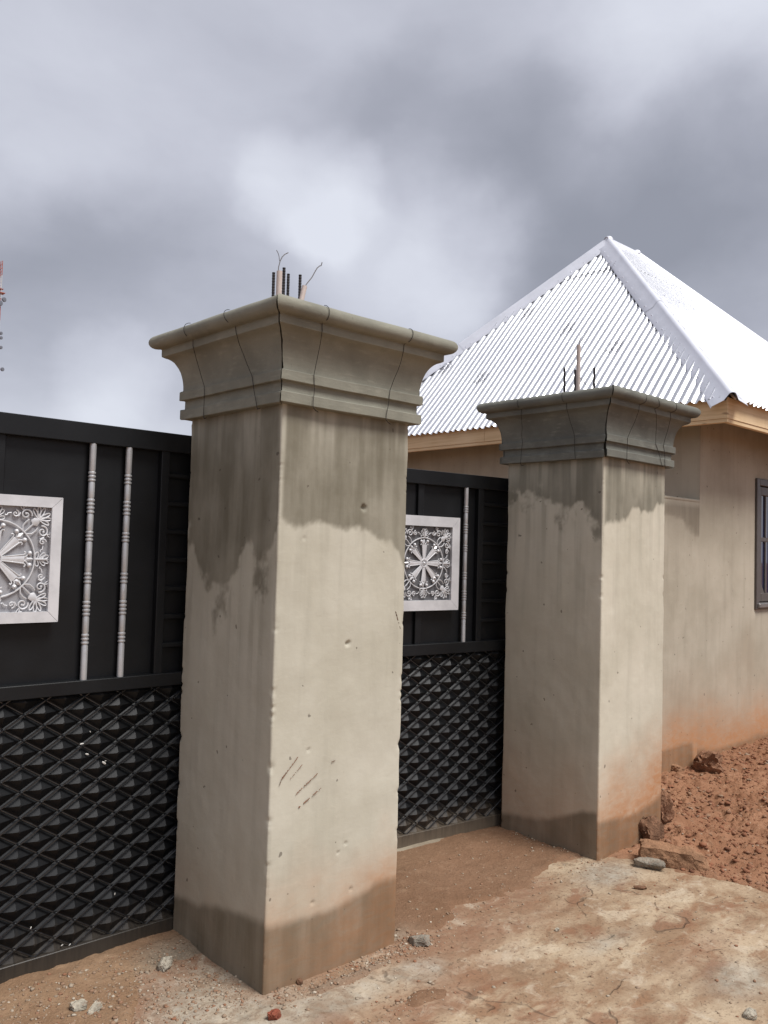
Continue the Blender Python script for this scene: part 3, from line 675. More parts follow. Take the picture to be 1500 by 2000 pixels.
def gate(root, xl, xr, H, zm0, zm1, zb1, zb0, frame, strip, bars, stiles, slats_z, node0, mats, back):
    """local x along the gate, +y into the compound"""
    bk = mats; y0 = -.030
    def rail(name, x0, x1, z0, z1, yf=y0, yb=.022, ch=.0025):
        b_ = MB(); b_.box(x0, x1, yf, yb, z0, z1, ch); return b_.build(name, bk, root)
    rail('top_rail', xl, xr, H-.077, H); rail('middle_rail', xl, xr, zm0, zm1, y0-.004); rail('bottom_rail', xl, xr, zb0, zb1, y0-.002)
    # upper sheet, slightly buckled
    def sheet(name, x0, x1, z0, z1, y, seed):
        n = 34; A, B = np.meshgrid(np.linspace(x0, x1, n), np.linspace(z0, z1, n))
        Yv = y+(fbm(A*4+seed, B*4, seed, 3)-.5)*.007
        return link(name, grid_mesh(name, np.stack([A, Yv, B], -1), bk, True), root)
    for k, (a_, b_) in enumerate(((xl+.005, strip[0]), (strip[1], xr-.003))): sheet('sheet_panel', a_, b_, zm1-.02, H-.06, .006, 60+k)
    rail('centre_strip', strip[0]-.004, strip[1]+.004, zm1-.002, H-.075, -.012, .012, .002)
    for a_, b_ in stiles: rail('stile', a_, b_, zm1-.003, H-.074, -.024, .015)
    for sx in (-1, 1):
        inner = [q for q in stiles if (q[0] > 0) == (sx > 0)][0]
        e0, e1 = (inner[1]-.003, xr) if sx > 0 else (xl, inner[0]+.003)
        for z in slats_z:
            b_ = MB(); b_.box(e0, e1, -.016, .010, z-.0105, z+.0105, .004); b_.build('slat', bk, root)
    for x in bars: baluster(root, x, zm1-.006, H-.074, -.0165)
    # ornament
    hw, z0, z1, fwid = frame; zc = (z0+z1)/2
    b_ = MB(); b_.box(-hw+.01, hw-.01, -.020, -.012, z0+.01, z1-.01); orn = b_.build('ornament_panel', back, root)
    def strip4(name, V):
        m_ = MB(); d0, d1 = -.041, -.012
        m_.add([(x, d0, z) for x, z in V]+[(x, d1, z) for x, z in V], [(0, 1, 2, 3), (7, 6, 5, 4), (0, 4, 5, 1), (1, 5, 6, 2), (2, 6, 7, 3), (3, 7, 4, 0)])
        m_.build(name, M_silver, orn)
    g = .0008
    strip4('border_strip', [(-hw+g, z0), (hw-g, z0), (hw-fwid-g, z0+fwid), (-hw+fwid+g, z0+fwid)])
    strip4('border_strip', [(-hw+g, z1), (-hw+fwid+g, z1-fwid), (hw-fwid-g, z1-fwid), (hw-g, z1)])
    strip4('border_strip', [(-hw, z0+g), (-hw+fwid, z0+fwid+g), (-hw+fwid, z1-fwid-g), (-hw, z1-g)])
    strip4('border_strip', [(hw, z0+g), (hw, z1-g), (hw-fwid, z1-fwid-g), (hw-fwid, z0+fwid+g)])
    rosette(orn, zc, -.0235, M_silver)
    # embossed sheet: one pyramid in each lattice cell
    dx, dz = .07325, .0463; V, Fc = [], []
    i0 = math.ceil((xl+.0-node0[0])/dx)-1; i1 = math.floor((xr-node0[0])/dx)+1; j0 = -3; j1 = int((node0[1]-zb1)/dz)+2
    def yz(x, z): return min(max(x, xl+.002), xr-.002), min(max(z, zb0+.01), zm1-.01)
    for i in range(i0, i1+1):
        for j in range(j0, j1+1):
            if (i+j) % 2 == 0: continue
            cx, cz = node0[0]+i*dx, node0[1]-j*dz
            if cx < xl-dx*.9 or cx > xr+dx*.9 or cz < zb1-dz or cz > zm0+dz: continue
            b0 = len(V); e = .09
            P = [(cx-dx, cz), (cx, cz-dz), (cx+dx, cz), (cx, cz+dz)]
            ap = -.019+random.uniform(-.0015, .0015)
            V += [(yz(*q)[0], .004, yz(*q)[1]) for q in P]
            V += [(yz(cx+(q[0]-cx)*e, 0)[0], ap, yz(0, cz+(q[1]-cz)*e)[1]) for q in P]
            Fc += [(b0+k, b0+(k+1) % 4, b0+4+(k+1) % 4, b0+4+k) for k in range(4)]+[(b0+4, b0+5, b0+6, b0+7)]
    link('embossed_panel', new_mesh('embossed_panel', V, Fc, bk), root)
    m_ = MB(); m_.box(xl+.004, xr-.004, .006, .012, zb0+.02, zm1-.01); m_.build('back_sheet', bk, root)
    # lattice bars
    beads = MB(); sl = dz/dx
    for sgn in (1, -1):
        for k in range(-60, 61):
            c = node0[1]-sgn*sl*(node0[0]+2*k*dx)
            q = []
            x_lo, x_hi = xl, xr; za, zb_ = zb1-.012, zm0+.012
            xa, xb = ((za-c)/(sgn*sl), (zb_-c)/(sgn*sl)); xa, xb = min(xa, xb), max(xa, xb)
            a_, b_ = max(x_lo, xa), min(x_hi, xb)
            if b_-a_ < .015: continue
            t = MB(); yy = -.0185 if sgn > 0 else -.0115
            t.tube([(a_, yy, c+sgn*sl*a_), (b_, yy, c+sgn*sl*b_)], .0037 if sgn > 0 else .0034, 6); t.build('lattice_bar', M_rod, root, True)
    for i in range(i0, i1+1):
        for j in range(j0, j1+1):
            if (i+j) % 2: continue
            x, z = node0[0]+i*dx, node0[1]-j*dz
            if xl+.01 < x < xr-.01 and zb1 < z < zm0: beads.ball((x, -.0175, z), .0066, 7, 5)
    o = beads.build('weld_beads', bk, root, True); o['kind'] = 'stuff'
K1, K2 = 1.0185, 1.013      # both gates hang just behind the pillars
g1 = thing('metal_gate', 'wide black metal gate with silver rosette panel and two silver bars in view', 'gate', (1.054*K1, YG*K1, EYE*(1-K1)))
g1.scale = (K1, K1, K1)
gate(g1, -.86, .86, 2.058, 1.030, 1.081, .094, .004, (.229, 1.306, 1.765, .039), (-.022, .020), (-.494, -.346, .346, .494), ((.635, .671), (-.671, -.635)),
     (1.887, 1.770, 1.655, 1.540, 1.422, 1.308, 1.192), (.133, .971), M_black, M_back)
A6 = R(6); hinge = Vector((3.97, 3.232, 0)); tv = Vector((-math.cos(A6), math.sin(A6), 0))
pg = (hinge+tv*.632)*K2+Vector((0, 0, EYE*(1-K2)))
g2 = thing('metal_gate', 'narrow black metal gate standing slightly ajar between the two plastered pillars', 'gate', tuple(pg), -A6)
g2.scale = (K2, K2, K2)
gate(g2, -.86, .73, 2.050, 1.040, 1.100, .095, .030, (.248, 1.283, 1.798, .055), (-.031, .002), (-.312, .312), ((.404, .445), (-.445, -.404)),
     (1.888, 1.775, 1.663, 1.552, 1.440, 1.328, 1.215), (-.067, .927), M_black2, M_back2)
for k, (px, py, r_) in enumerate(((160, 1453, .007), (170, 1473, .006), (203, 1490, .008), (176, 1429, .003), (216, 1459, .003), (224, 1746, .004), (60, 1812, .004), (136, 1845, .004), (121, 1846, .004), (206, 1486, .003))):
    p_ = at_y(px, py, YG*K1-.016); p_ = Vector(((p_.x-1.054*K1)/K1, -.0165, (p_.z-EYE*(1-K1))/K1))
    q = MB(); q.ball((0, 0, 0), r_, 8, 5); o = q.build('paint_fleck', M_pale0, g1, True, p_, (0, R(20*k), 0)); o.scale = (1.3, .35, .55)
# concrete strip under the narrow gate
kx = np.linspace(-.86, .60, 60); prof = [(-.075, -.1), (-.075, .012), (-.06, .03), (-.02, .037), (.06, .034), (.08, -.1)]
KP = np.zeros((len(prof), 60, 3))
for i, (yy, zz) in enumerate(prof):
    j = (fbm(kx*8, kx*0+i, 71, 4)-.5)
    KP[i, :, 0] = kx; KP[i, :, 1] = yy+j*.03; KP[i, :, 2] = zz+(j*.022 if zz > 0 else 0)-(.02*ss(.2, .6, kx) if zz > 0 else 0)
me = grid_mesh('threshold', KP, M_kerb, True)
me.flip_normals(); struct(link('threshold', me, None, tuple(pg), (0, 0, -A6)))

# ------------------------------------------------------------------ fence wall and house
def wall_grid(name, x0, x1, z0, z1, step, parent, fn, hole=None):
    xs = np.linspace(x0, x1, max(2, int((x1-x0)/step))); zs = np.linspace(z0, z1, max(2, int((z1-z0)/step)))
    if hole:
        xs = np.unique(np.concatenate([xs, hole[:2]])); zs = np.unique(np.concatenate([zs, hole[2:]]))
    A, B = np.meshgrid(xs, zs); Yv = -fbm(A*2.2, B*2.2, 81, 4)*.012-fbm(A*12, B*12, 83, 3)*.003
    mk = None
    edge = np.minimum(np.minimum(A-x0, x1-A), z1-B); Yv = Yv*ss(0, .08, edge)
    if hole:
        cx, cz = (A[:-1, :-1]+A[1:, 1:])/2, (B[:-1, :-1]+B[1:, 1:])/2
        mk = ~((cx > hole[0]) & (cx < hole[1]) & (cz > hole[2]) & (cz < hole[3]))
        dist = np.maximum(np.maximum(hole[0]-A, A-hole[1]), np.maximum(hole[2]-B, B-hole[3])); Yv = Yv*ss(0, .06, dist)
    wet, rust = fn(A, B)
    return grid_mesh(name, np.stack([A, Yv, B], -1), M_house, True, dict(wet=wet, rust=rust), mk)
def add_boxes(me, boxes):
    import bmesh
    bm = bmesh.new(); bm.from_mesh(me); t = MB()
    for b_ in boxes: t.box(*b_)
    vs_ = [bm.verts.new(q) for q in t.V]
    for f in t.F: bm.faces.new([vs_[i] for i in f])
    bm.to_mesh(me); bm.free()
def rustf(A, B, k=1.): return np.clip(ss(.62, .05, B+(fbm(A*2.5, B*2.5, 91, 4)-.5)*.35)*.95*k+ss(1.1, .3, B+(fbm(A*2, B*2, 93, 3)-.5)*.5)*.22, 0, 1)
def fence_fn(A, B):
    j = (fbm(A*7, B*7, 95, 4)-.5)*.16
    topb = HF-.20-.06*np.sin((A-5.3)*9)
    wet = ss(-1, 1, (B-topb+j)/.03)*ss(.02, .06, HF-B)*.8
    pu = ss(6.21, 6.16, A+j*.25)*ss(.235, .2, B+j*.25)
    return np.clip(np.maximum(wet, pu*.85), 0, 1), rustf(A, B)
FX0 = X2+WX-.004
me = wall_grid('fence_wall', FX0, XH, -.2, HF, .02, None, fence_fn)
add_boxes(me, [(FX0, XH-.001, .001, .15, -.2, HF-.001)])
# cap edge so the grid meets the block
P = MB(); P.box(FX0, XH-.0005, -.004, .155, HF-.012, HF+.010, .005)
fence = link('fence_wall', me, None, (0, YG, 0)); tag(fence, 'short plastered wall joining the dark-capped pillar to the house', 'wall')
P.build('coping', M_house, fence)
XR, YR = XB+APEX.x-XE-.409, YC-.409
house = thing('house', 'small plastered gatehouse with shiny corrugated metal hip roof', 'house', (0, 0, 0))
WIN = (7.262, 8.46, 1.205, 2.295)
me = wall_grid('wall', XH, XR, -.2, 3.08, .03, None, lambda A, B: (np.clip(ss(.10, .06, B-.07*fbm(A*3, B*0, 97, 3)-.02)*.8, 0, 1), rustf(A, B, .9)), WIN)
T = .15
add_boxes(me, [(XH, WIN[0], .001, T, -.2, 3.079), (WIN[1], XR, .001, T, -.2, 3.079), (WIN[0], WIN[1], .001, T, -.2, WIN[2]), (WIN[0], WIN[1], .001, T, WIN[3], 3.079)])
link('wall', me, house, (0, YG, 0))
b_ = MB(); b_.box(XH+.0005, XH+T, YG+.1495, YR, -.2, 3.08); b_.build('wall', M_house, house)
b_ = MB(); b_.box(XR-T, XR-.001, YG+.151, YR, -.2, 3.08); b_.build('wall', M_house, house)
b_ = MB(); b_.box(XH+T+.001, XR-T-.001, YR-T, YR-.001, -.2, 3.08); b_.build('wall', M_house, house)
# window: frame, mullions, panes
wr = MB(); 
for q in ((WIN[0]-.012, WIN[0]+.045, WIN[2]-.012, WIN[3]+.012), (WIN[1]-.045, WIN[1]+.012, WIN[2]-.012, WIN[3]+.012)): wr.box(q[0], q[1], -.022, .05, q[2], q[3], .004)
wr.box(WIN[0]+.0455, WIN[1]-.0455, -.0215, .05, WIN[3]-.045, WIN[3]+.0115, .004); wr.box(WIN[0]+.0455, WIN[1]-.0455, -.0215, .05, WIN[2]-.0115, WIN[2]+.045, .004)
win = wr.build('window', M_winframe, house, False, (0, YG, 0))
def wbox(name, mat, x0, x1, y0, y1, z0, z1, ch=.003): q = MB(); q.box(x0, x1, y0, y1, z0, z1, ch); return q.build(name, mat, win)
nl = 2; wl = (WIN[1]-WIN[0]-.10)/nl
for k in range(nl):
    xa = WIN[0]+.05+k*wl; xb = xa+wl; za, zb = WIN[2]+.05, WIN[3]-.05
    q = MB(); fw_ = .075
    for bb in ((xa, xa+fw_, za, zb), (xb-fw_, xb, za, zb), (xa+fw_, xb-fw_, za, za+fw_), (xa+fw_, xb-fw_, zb-fw_, zb)): q.box(bb[0], bb[1], .0, .035, bb[2], bb[3], .004)
    zm = (za+zb)/2+.04
    for sx, xx in ((1, xa+fw_), (-1, xb-fw_)):                       # clipped lower corners
        q.add([(xx, .004, za+fw_), (xx+sx*.07, .004, za+fw_), (xx, .004, za+fw_+.09), (xx, .03, za+fw_), (xx+sx*.07, .03, za+fw_), (xx, .03, za+fw_+.09)], [(0, 1, 2), (3, 5, 4), (0, 3, 4, 1), (1, 4, 5, 2), (2, 5, 3, 0)])
    q.build('sash', M_winframe, win)
    wbox('glazing_bar', M_winframe, xa+fw_, xb-fw_, .004, .030, zm-.018, zm+.018)
    for j in (1, 2, 3): xx = xa+fw_+(wl-2*fw_)*j/4; wbox('glazing_bar', M_winframe, xx-.009, xx+.009, .005, .028, za+fw_, zm-.018); wbox('glazing_bar', M_winframe, xx-.009, xx+.009, .005, .028, zm+.018, zb-fw_)
    for z0_, z1_ in ((za+fw_-.01, zm), (zm, zb-fw_+.01)): wbox('pane', M_glass, xa+fw_-.01, xb-fw_+.01, .018, .023, z0_, z1_, 0)
wbox('sill', M_sill, WIN[0]+.004, WIN[1]-.004, -.045, .0, WIN[2]+.002, WIN[2]+.040, .006)
b_ = MB(); b_.box(XH+T+.01, XR-T-.01, YG+.9, YG+.95, 0, 2.9); b_.build('partition', M_wood_dark, house)
# fascia boards
def board(x0, x1, y0, y1, z0, z1): q = MB(); q.box(x0, x1, y0, y1, z0, z1, .002); return q.build('fascia_board', M_fascia, house)
XEr = XB+APEX.x-XE
zf0, zf1 = ZE, 2.762
board(XE, XE+.025, YE, 5.02, zf0+.028, zf1); board(XE+.001, XE+.026, 5.022, YC, zf0+.028, zf1)
board(XE+.006, XE+.040, YE+.004, 6.2, zf0, zf0+.027); board(XE+.006, XE+.040, 6.202, YC, zf0, zf0+.027)
board(XE+.0255, 7.9, YE+.002, YE+.027, zf0+.027, zf1-.001); board(7.902, XEr, YE+.003, YE+.028, zf0+.028, zf1)
board(XE+.041, 8.4, YE+.007, YE+.041, zf0-.001, zf0+.026); board(8.402, XEr, YE+.007, YE+.041, zf0, zf0+.027)
board(XE+.03, XEr, YC-.025, YC, zf0+.028, zf1); board(XEr-.025, XEr-.001, YE+.042, YC-.026, zf0+.028, zf1)
# roof
ZR0 = 2.768; A_ = Vector((APEX.x, APEX.y, APEX.z-.03)); B_ = Vector((XB, APEX.y, APEX.z-.03))
cor = [Vector((XE, YE, ZR0)), Vector((XEr, YE, ZR0)), Vector((XEr, YC, ZR0)), Vector((XE, YC, ZR0))]
q = MB(); dn = Vector((0, 0, -.05))
top = [cor[0], cor[1], cor[2], cor[3], A_, B_]; ins = [Vector((c.x+(.03 if c.x < 7 else -.03), c.y+(.03 if c.y < 4 else -.03), c.z)) if k < 4 else c for k, c in enumerate(top)]
q.add([c+dn*.7 for c in ins]+[c+dn*1.6 for c in ins], [(0, 1, 5, 4), (1, 2, 5), (2, 3, 4, 5), (3, 0, 4), (6, 10, 11, 7), (7, 11, 8), (8, 11, 10, 9), (9, 10, 6), (0, 6, 7, 1), (1, 7, 8, 2), (2, 8, 9, 3), (3, 9, 6, 0)])
roof = q.build('roof', M_wood_dark, house)
PITCH_C, AMP = .072, .0125
def slope(P0, P1, T0, T1, seed, fine=True):
    e = (P1-P0); L = e.length; e.normalize(); h = T0-P0; g = h-e*h.dot(e); RUN = g.length; g.normalize(); n = e.cross(g).normalized()
    if n.z < 0: n = -n
    a0 = (T0-P0).dot(e); a1 = (T1-P0).dot(e)
    def rmax(a): 
        if a < a0: return RUN*a/a0
        if a > a1: return RUN*(L-a)/(L-a1)
        return RUN
    w_ = PITCH_C*10; k = 0; x = -.02; sub = 8 if fine else 4
    while x < L+.02:
        xe = min(x+w_+PITCH_C*.5, L+.02); cols = int(round((xe-x)/PITCH_C*sub))+1
        for lo, hi, lift in ((-.055, .84*RUN, 0.), (.80*RUN, RUN, .004)):
            xs = np.linspace(x, xe, cols); rows = 12; V = np.zeros((rows, cols, 3)); ok = False; mk = np.ones((rows-1, cols-1), bool)
            bend = random.uniform(-.003, .003)
            for c, xx in enumerate(xs):
                rm = min(max(rmax(xx), -.055), hi)
                if rm > lo+.03: ok = True
                else: mk[:, max(0, c-1):c+1] = False
                rm = max(rm, lo)
                for r_ in range(rows):
                    rr_ = lo+(rm-lo)*r_/(rows-1)
                    hh = AMP*math.cos(2*math.pi*xx/PITCH_C)+lift+.002*(k % 2)+.006*math.sin(xx*1.7+rr_*2.3+seed)+bend*math.sin(rr_*3)
                    if lo < 0 and r_ == 0: hh += .004*math.sin(xx*31)
                    q_ = P0+e*xx+g*rr_+n*(hh+.012); V[r_, c] = q_
            if ok and mk.any(): link('roofing_sheet', grid_mesh('roofing_sheet', V, M_zinc, True, None, mk), roof)
        x += w_; k += 1
    return P0, e, g, n
S_left = slope(cor[3], cor[0], A_, A_, 1.); S_front = slope(cor[0], cor[1], A_, B_, 2.)
slope(cor[1], cor[2], B_, B_, 3., False); slope(cor[2], cor[3], B_, A_, 4., False)
def cap(P, Q, n1, n2, wid, pieces, seed, flare=False):
    t = (Q-P).normalized(); rs = random.Random(seed); L = (Q-P).length
    d1 = n1.cross(t).normalized(); d2 = n2.cross(t).normalized(); upv = (n1+n2).normalized()
    if d1.dot(n2) > 0: d1 = -d1
    if d2.dot(n1) > 0: d2 = -d2
    for k in range(pieces):
        a, b2 = L*k/pieces-(.06 if k else .05), L*(k+1)/pieces
        rows = 14; prof = []
        V = []
        for r_ in range(rows):
            s_ = a+(b2-a)*r_/(rows-1); c = P+t*s_
            wv = .004*math.sin(s_*9+seed)+rs.uniform(-.0015, .0015); lift = .026+.003*(k % 2)
            wd = wid*(1+(.0 if not flare else .15*max(0, 1-s_/.35)))
            ln = [c+d1*wd+n1*(.015+wv), c+d1*(wd-.012)+n1*(lift+wv), c+d1*.045+n1*(lift+.002)]
            rad = .026
            for j in range(7):
                th = R(-70+140*j/6); ln.append(c+upv*(lift+.014+rad*math.cos(th)*.9)+(d2-d1).normalized()*rad*1.1*math.sin(th))
            ln += [c+d2*.045+n2*(lift+.002), c+d2*(wd-.012)+n2*(lift+wv), c+d2*wd+n2*(.015+wv)]
            V.append(ln)
        me = grid_mesh('hip_cap', np.array([[tuple(q_) for q_ in r_] for r_ in V]), M_cap_metal, True)
        o = link('hip_cap', me, roof)
        nb = MB(); s_ = a+.1
        while s_ < b2-.03:
            for d_, n_ in ((d1, n1), (d2, n2)):
                c = P+t*(s_+rs.uniform(-.012, .012))+d_*(wid-.035)+n_*.031; nb.ball(c, .006, 6, 4)
            s_ += .16
        no = nb.build('roof_nails', M_cap_metal, roof, True); no['kind'] = 'stuff'
nL, nF = S_left[3], S_front[3]; nRt = Vector((-nL.x, 0, nL.z)); nBk = Vector((0, -nF.y, nF.z))
ext = lambda P, Q, d: P+(P-Q).normalized()*d
cap(ext(cor[0], A_, .02), A_, nL, nF, .125, 2, 1, True); cap(ext(cor[3], A_, .05), A_, nL, nBk, .125, 2, 2, True)
cap(ext(cor[1], B_, .05), B_, nF, nRt, .125, 2, 3); cap(ext(cor[2], B_, .05), B_, nRt, nBk, .125, 2, 4); cap(A_, B_, nF, nBk, .125, 1, 5)
q = MB(); q.ball(A_+Vector((0, 0, .035)), .05, 10, 6); q.ball(B_+Vector((0, 0, .035)), .05, 10, 6); q.build('hip_cap', M_cap_metal, roof, True)
# maker's stamps on the sheets: small grey outline marks following the corrugation
def stamp(S, P, sc_, seed):
    P0, e, g, n = S; d = P-P0; a, r_ = d.dot(e), d.dot(g); mb = MB()
    L = [[(-.9, .2), (-.7, .75), (-.35, .9), (-.1, .6), (.2, .85), (.55, .8), (.8, .45), (.6, .15), (.25, .05), (-.2, .1), (-.6, .0), (-.9, .2)],
         [(-.5, .35), (-.2, .5), (.1, .35), (.45, .5)], [(.2, .05), (.25, -.3), (.45, -.3), (.5, .1)], [(-.6, 0), (-.6, -.3), (-.4, -.3), (-.35, .05)],
         [(-1, -.5), (-.85, -.8), (-.7, -.5), (-.55, -.8), (-.4, -.5)], [(-.25, -.5), (-.25, -.8), (.05, -.8), (.05, -.5), (-.25, -.5)], [(.2, -.8), (.2, -.5), (.45, -.6), (.2, -.68)], [(.6, -.5), (.95, -.5), (.78, -.5), (.78, -.82)]]
    for pl in L:
        pts = []
        for (u0, v0), (u1, v1) in zip(pl[:-1], pl[1:]):
            for k in range(5):
                u = u0+(u1-u0)*k/4; v = v0+(v1-v0)*k/4; xx = a+u*sc_; rr_ = r_+v*sc_*1.15
                hh = AMP*math.cos(2*math.pi*xx/PITCH_C)+.002*(int((xx+.02)/(PITCH_C*10)) % 2)+.006*math.sin(xx*1.7+rr_*2.3+seed)
                pts.append((P0+e*xx+g*rr_+n*(hh+.0225)))
        mb.tube(pts, .0022, 4)
    mb.build('printed_mark', M_print, roof)
for q_ in ((7.028, 5.451, 4.104), (6.721, 4.731, 3.751), (6.431, 4.027, 3.417), (6.35, 5.471, 3.324), (6.537, 6.145, 3.539), (7.386, 4.709, 4.517)): stamp(S_left, Vector(q_), .075, 1.)
nb = MB()
P0, e, g, n = S_left
for rr_ in (.25, 1.05, 1.85):
    for k in range(8, 56, 4):
        xx = k*PITCH_C; 
        if rr_ < 2.85*min(xx/2.2, (4.43-xx)/2.2)-.15: nb.ball(P0+e*xx+g*rr_+n*(.024+.006*math.sin(xx*1.7+rr_*2.3+1)), .008, 6, 4)
P0, e, g, n = S_front
for rr_ in (.25, 1.05, 1.85):
    for k in range(8, 50, 4):
        xx = k*PITCH_C
        if rr_ < 3.0*xx/1.95-.15: nb.ball(P0+e*xx+g*rr_+n*(.024+.006*math.sin(xx*1.7+rr_*2.3+2)), .008, 6, 4)
o = nb.build('roof_nails', M_cap_metal, roof, True); o['kind'] = 'stuff'

# ------------------------------------------------------------------ telecom mast far beyond the gate
M_mred = plain('mast_red', (.42, .11, .07), .6); M_mwhite = plain('mast_white', (.62, .60, .58), .6); M_dish = plain('dish_grey', (.16, .17, .20), .6)
mast = thing('telecom_mast', 'distant red and white lattice telecom mast with dishes behind the wide gate', 'mast', (50.15, 155.1, 0))
for k in range(13):
    z0, z1 = 4.*k, min(4.*k+4, 50.6); q = MB(); hw = .45
    cs_ = [(hw, hw), (-hw, hw), (-hw, -hw), (hw, -hw)]
    for x, y in cs_: q.tube([(x, y, z0), (x, y, z1)], .055, 5)
    n = 4; dz = (z1-z0)/n
    for j in range(n):
        for c in range(4):
            a, b2 = cs_[c], cs_[(c+1) % 4]; zz = z0+j*dz
            q.tube([(a[0], a[1], zz), (b2[0], b2[1], zz+dz)], .028, 4); q.tube([(a[0], a[1], zz), (b2[0], b2[1], zz)], .028, 4)
    q.build('mast_section', M_mred if k % 2 == 0 else M_mwhite, mast)
for (dx, dy, z, r_) in ((.95, -.55, 43.8, .42), (.30, -.7, 43.0, .45), (.7, -.5, 37.8, .3), (.75, -.5, 37.0, .3), (.8, -.5, 35.3, .3), (1.2, -.6, 31.5, .35)):
    q = MB(); q.lathe([(r_*.3, -.25), (r_, -.05), (r_, .12), (r_*.9, .18), (.02, .2)], 12); q.tube([(0, 0, -.25), (0, 0, -.5)], .05, 5)
    q.build('dish', M_dish, mast, True, (dx, dy, z), (R(90), 0, R(20)))
q = MB(); q.box(-.7, 1.1, -.7, .7, 44.9, 45.0); q.box(-.5, .8, -.6, .6, 45.6, 45.66); q.build('platform', M_mred, mast)

# ------------------------------------------------------------------ stones and clods
def ico():
    t = (1+5**.5)/2
    V = np.array([(-1,t,0),(1,t,0),(-1,-t,0),(1,-t,0),(0,-1,t),(0,1,t),(0,-1,-t),(0,1,-t),(t,0,-1),(t,0,1),(-t,0,-1),(-t,0,1)], float); V /= np.linalg.norm(V[0])
    Fc = np.array([(0,11,5),(0,5,1),(0,1,7),(0,7,10),(0,10,11),(1,5,9),(5,11,4),(11,10,2),(10,7,6),(7,1,8),(3,9,4),(3,4,2),(3,2,6),(3,6,8),(3,8,9),(4,9,5),(2,4,11),(6,2,10),(8,6,7),(9,8,1)])
    return V, Fc
IV, IF = ico()
def scatter(name, x, y, size, tone, label_kind=True):
    n = len(x); z = ground_z(x, y)
    V = IV[None]*(1+rng.uniform(-.35, .35, (n, 12, 1)))*np.stack([size*rng.uniform(.7, 1.3, n), size*rng.uniform(.7, 1.3, n), size*rng.uniform(.45, .8, n)], -1)[:, None]
    a = rng.uniform(0, 6.28, n); ca, sa = np.cos(a)[:, None], np.sin(a)[:, None]
    X = V[..., 0]*ca-V[..., 1]*sa+x[:, None]; Y = V[..., 0]*sa+V[..., 1]*ca+y[:, None]; Z = V[..., 2]+z[:, None]+size[:, None]*.15
    P = np.stack([X, Y, Z], -1).reshape(-1, 3); Fc = (IF[None]+12*np.arange(n)[:, None, None]).reshape(-1, 3)
    me = bpy.data.meshes.new(name); me.vertices.add(len(P)); me.vertices.foreach_set('co', P.reshape(-1).astype(np.float32))
    me.loops.add(len(Fc)*3); me.loops.foreach_set('vertex_index', Fc.reshape(-1).astype(np.int32)); me.polygons.add(len(Fc))
    me.polygons.foreach_set('loop_start', np.arange(0, len(Fc)*3, 3, dtype=np.int32)); me.polygons.foreach_set('loop_total', np.full(len(Fc), 3, np.int32)); me.update(calc_edges=True)
    me.materials.append(M_stones); at = me.attributes.new('tone', 'FLOAT', 'POINT'); at.data.foreach_set('value', np.repeat(tone, 12).astype(np.float32))
    o = link(name, me); o['kind'] = 'stuff'; return o
def blocked(x, y):
    b_ = np.zeros(x.shape, bool)
    for xx in (X1, X2): b_ |= (x > xx-.0) & (x < xx+WX) & (y > Y1) & (y < Y1+WY)
    return b_ | (y > 3.15)
def pick(n, fx, fy): 
    x, y = fx(n), fy(n); k = ~blocked(x, y); return x[k], y[k]
U = lambda a, b_: (lambda n: rng.uniform(a, b_, n)); Nn = lambda m_, s_: (lambda n: rng.normal(m_, s_, n))
x, y = pick(15000, U(4.2, 8.0), U(1.2, 3.15)); k = sdist(x, y) < -.02; x, y = x[k], y[k]
o = scatter('soil_clods', x, y, .003+.016*rng.random(len(x))**6, np.clip(rng.normal(.34, .16, len(x)), 0, .9)); tag(o, 'crumbly red earth clods strewn in front of the house wall', 'soil')
xs, ys = [], []
for n, fx, fy in ((1100, U(1.85, 2.6), Nn(2.50, .04)), (700, Nn(1.78, .06), U(2.5, 3.1)), (2600, U(1.0, 1.8), U(2.55, 3.14)), (420, Nn(2.55, .07), Nn(2.5, .05)), (260, U(2.6, 3.9), Nn(2.56, .06)), (200, U(3.9, 4.0), U(2.5, 3.1)), (250, U(2.55, 3.9), U(2.55, 3.1)), (900, U(1.2, 4.2), U(1.2, 2.5)), (260, Nn(1.55, .12), Nn(2.78, .07)), (220, Nn(2.2, .15), Nn(2.2, .06))):
    a, b2 = pick(n, fx, fy); xs.append(a); ys.append(b2)
x, y = np.concatenate(xs), np.concatenate(ys)
o = scatter('gravel', x, y, .0015+.0072*rng.random(len(x))**5, np.clip(rng.normal(.66, .13, len(x)), 0, 1)); tag(o, 'fine gravel and mortar crumbs lying about the pillar feet', 'gravel')
def stone_mat(name, a, b2):
    m, nt, b = base_mat(name); oc = coord(nt); n1 = noise(nt, oc, 14., 6., .65); n2 = noise(nt, oc, 75., 5., .65)
    c = mixc(nt, sstep(nt, n1, .32, .68), a, tuple(x*.55 for x in a)); c = mixc(nt, sstep(nt, n2, .52, .7, 0., .6), c, (.30, .15, .09))
    setp(nt, b, Base_Color=c, Roughness=.95, Specular_IOR_Level=.15); bump(nt, b, mth(nt, 'ADD', n1, n2), .9, .015); return m
M_red_blk = stone_mat('soil_stained_block', (.34, .19, .11), 0); M_gry = stone_mat('grey_stone', (.33, .29, .235), 0); M_pale = stone_mat('pale_mortar', (.50, .45, .36), 0); M_clod = stone_mat('earth_clod', (.31, .165, .10), 0); M_brick = stone_mat('red_lump', (.30, .09, .055), 0); M_dclod = stone_mat('dark_clod', (.21, .115, .07), 0)
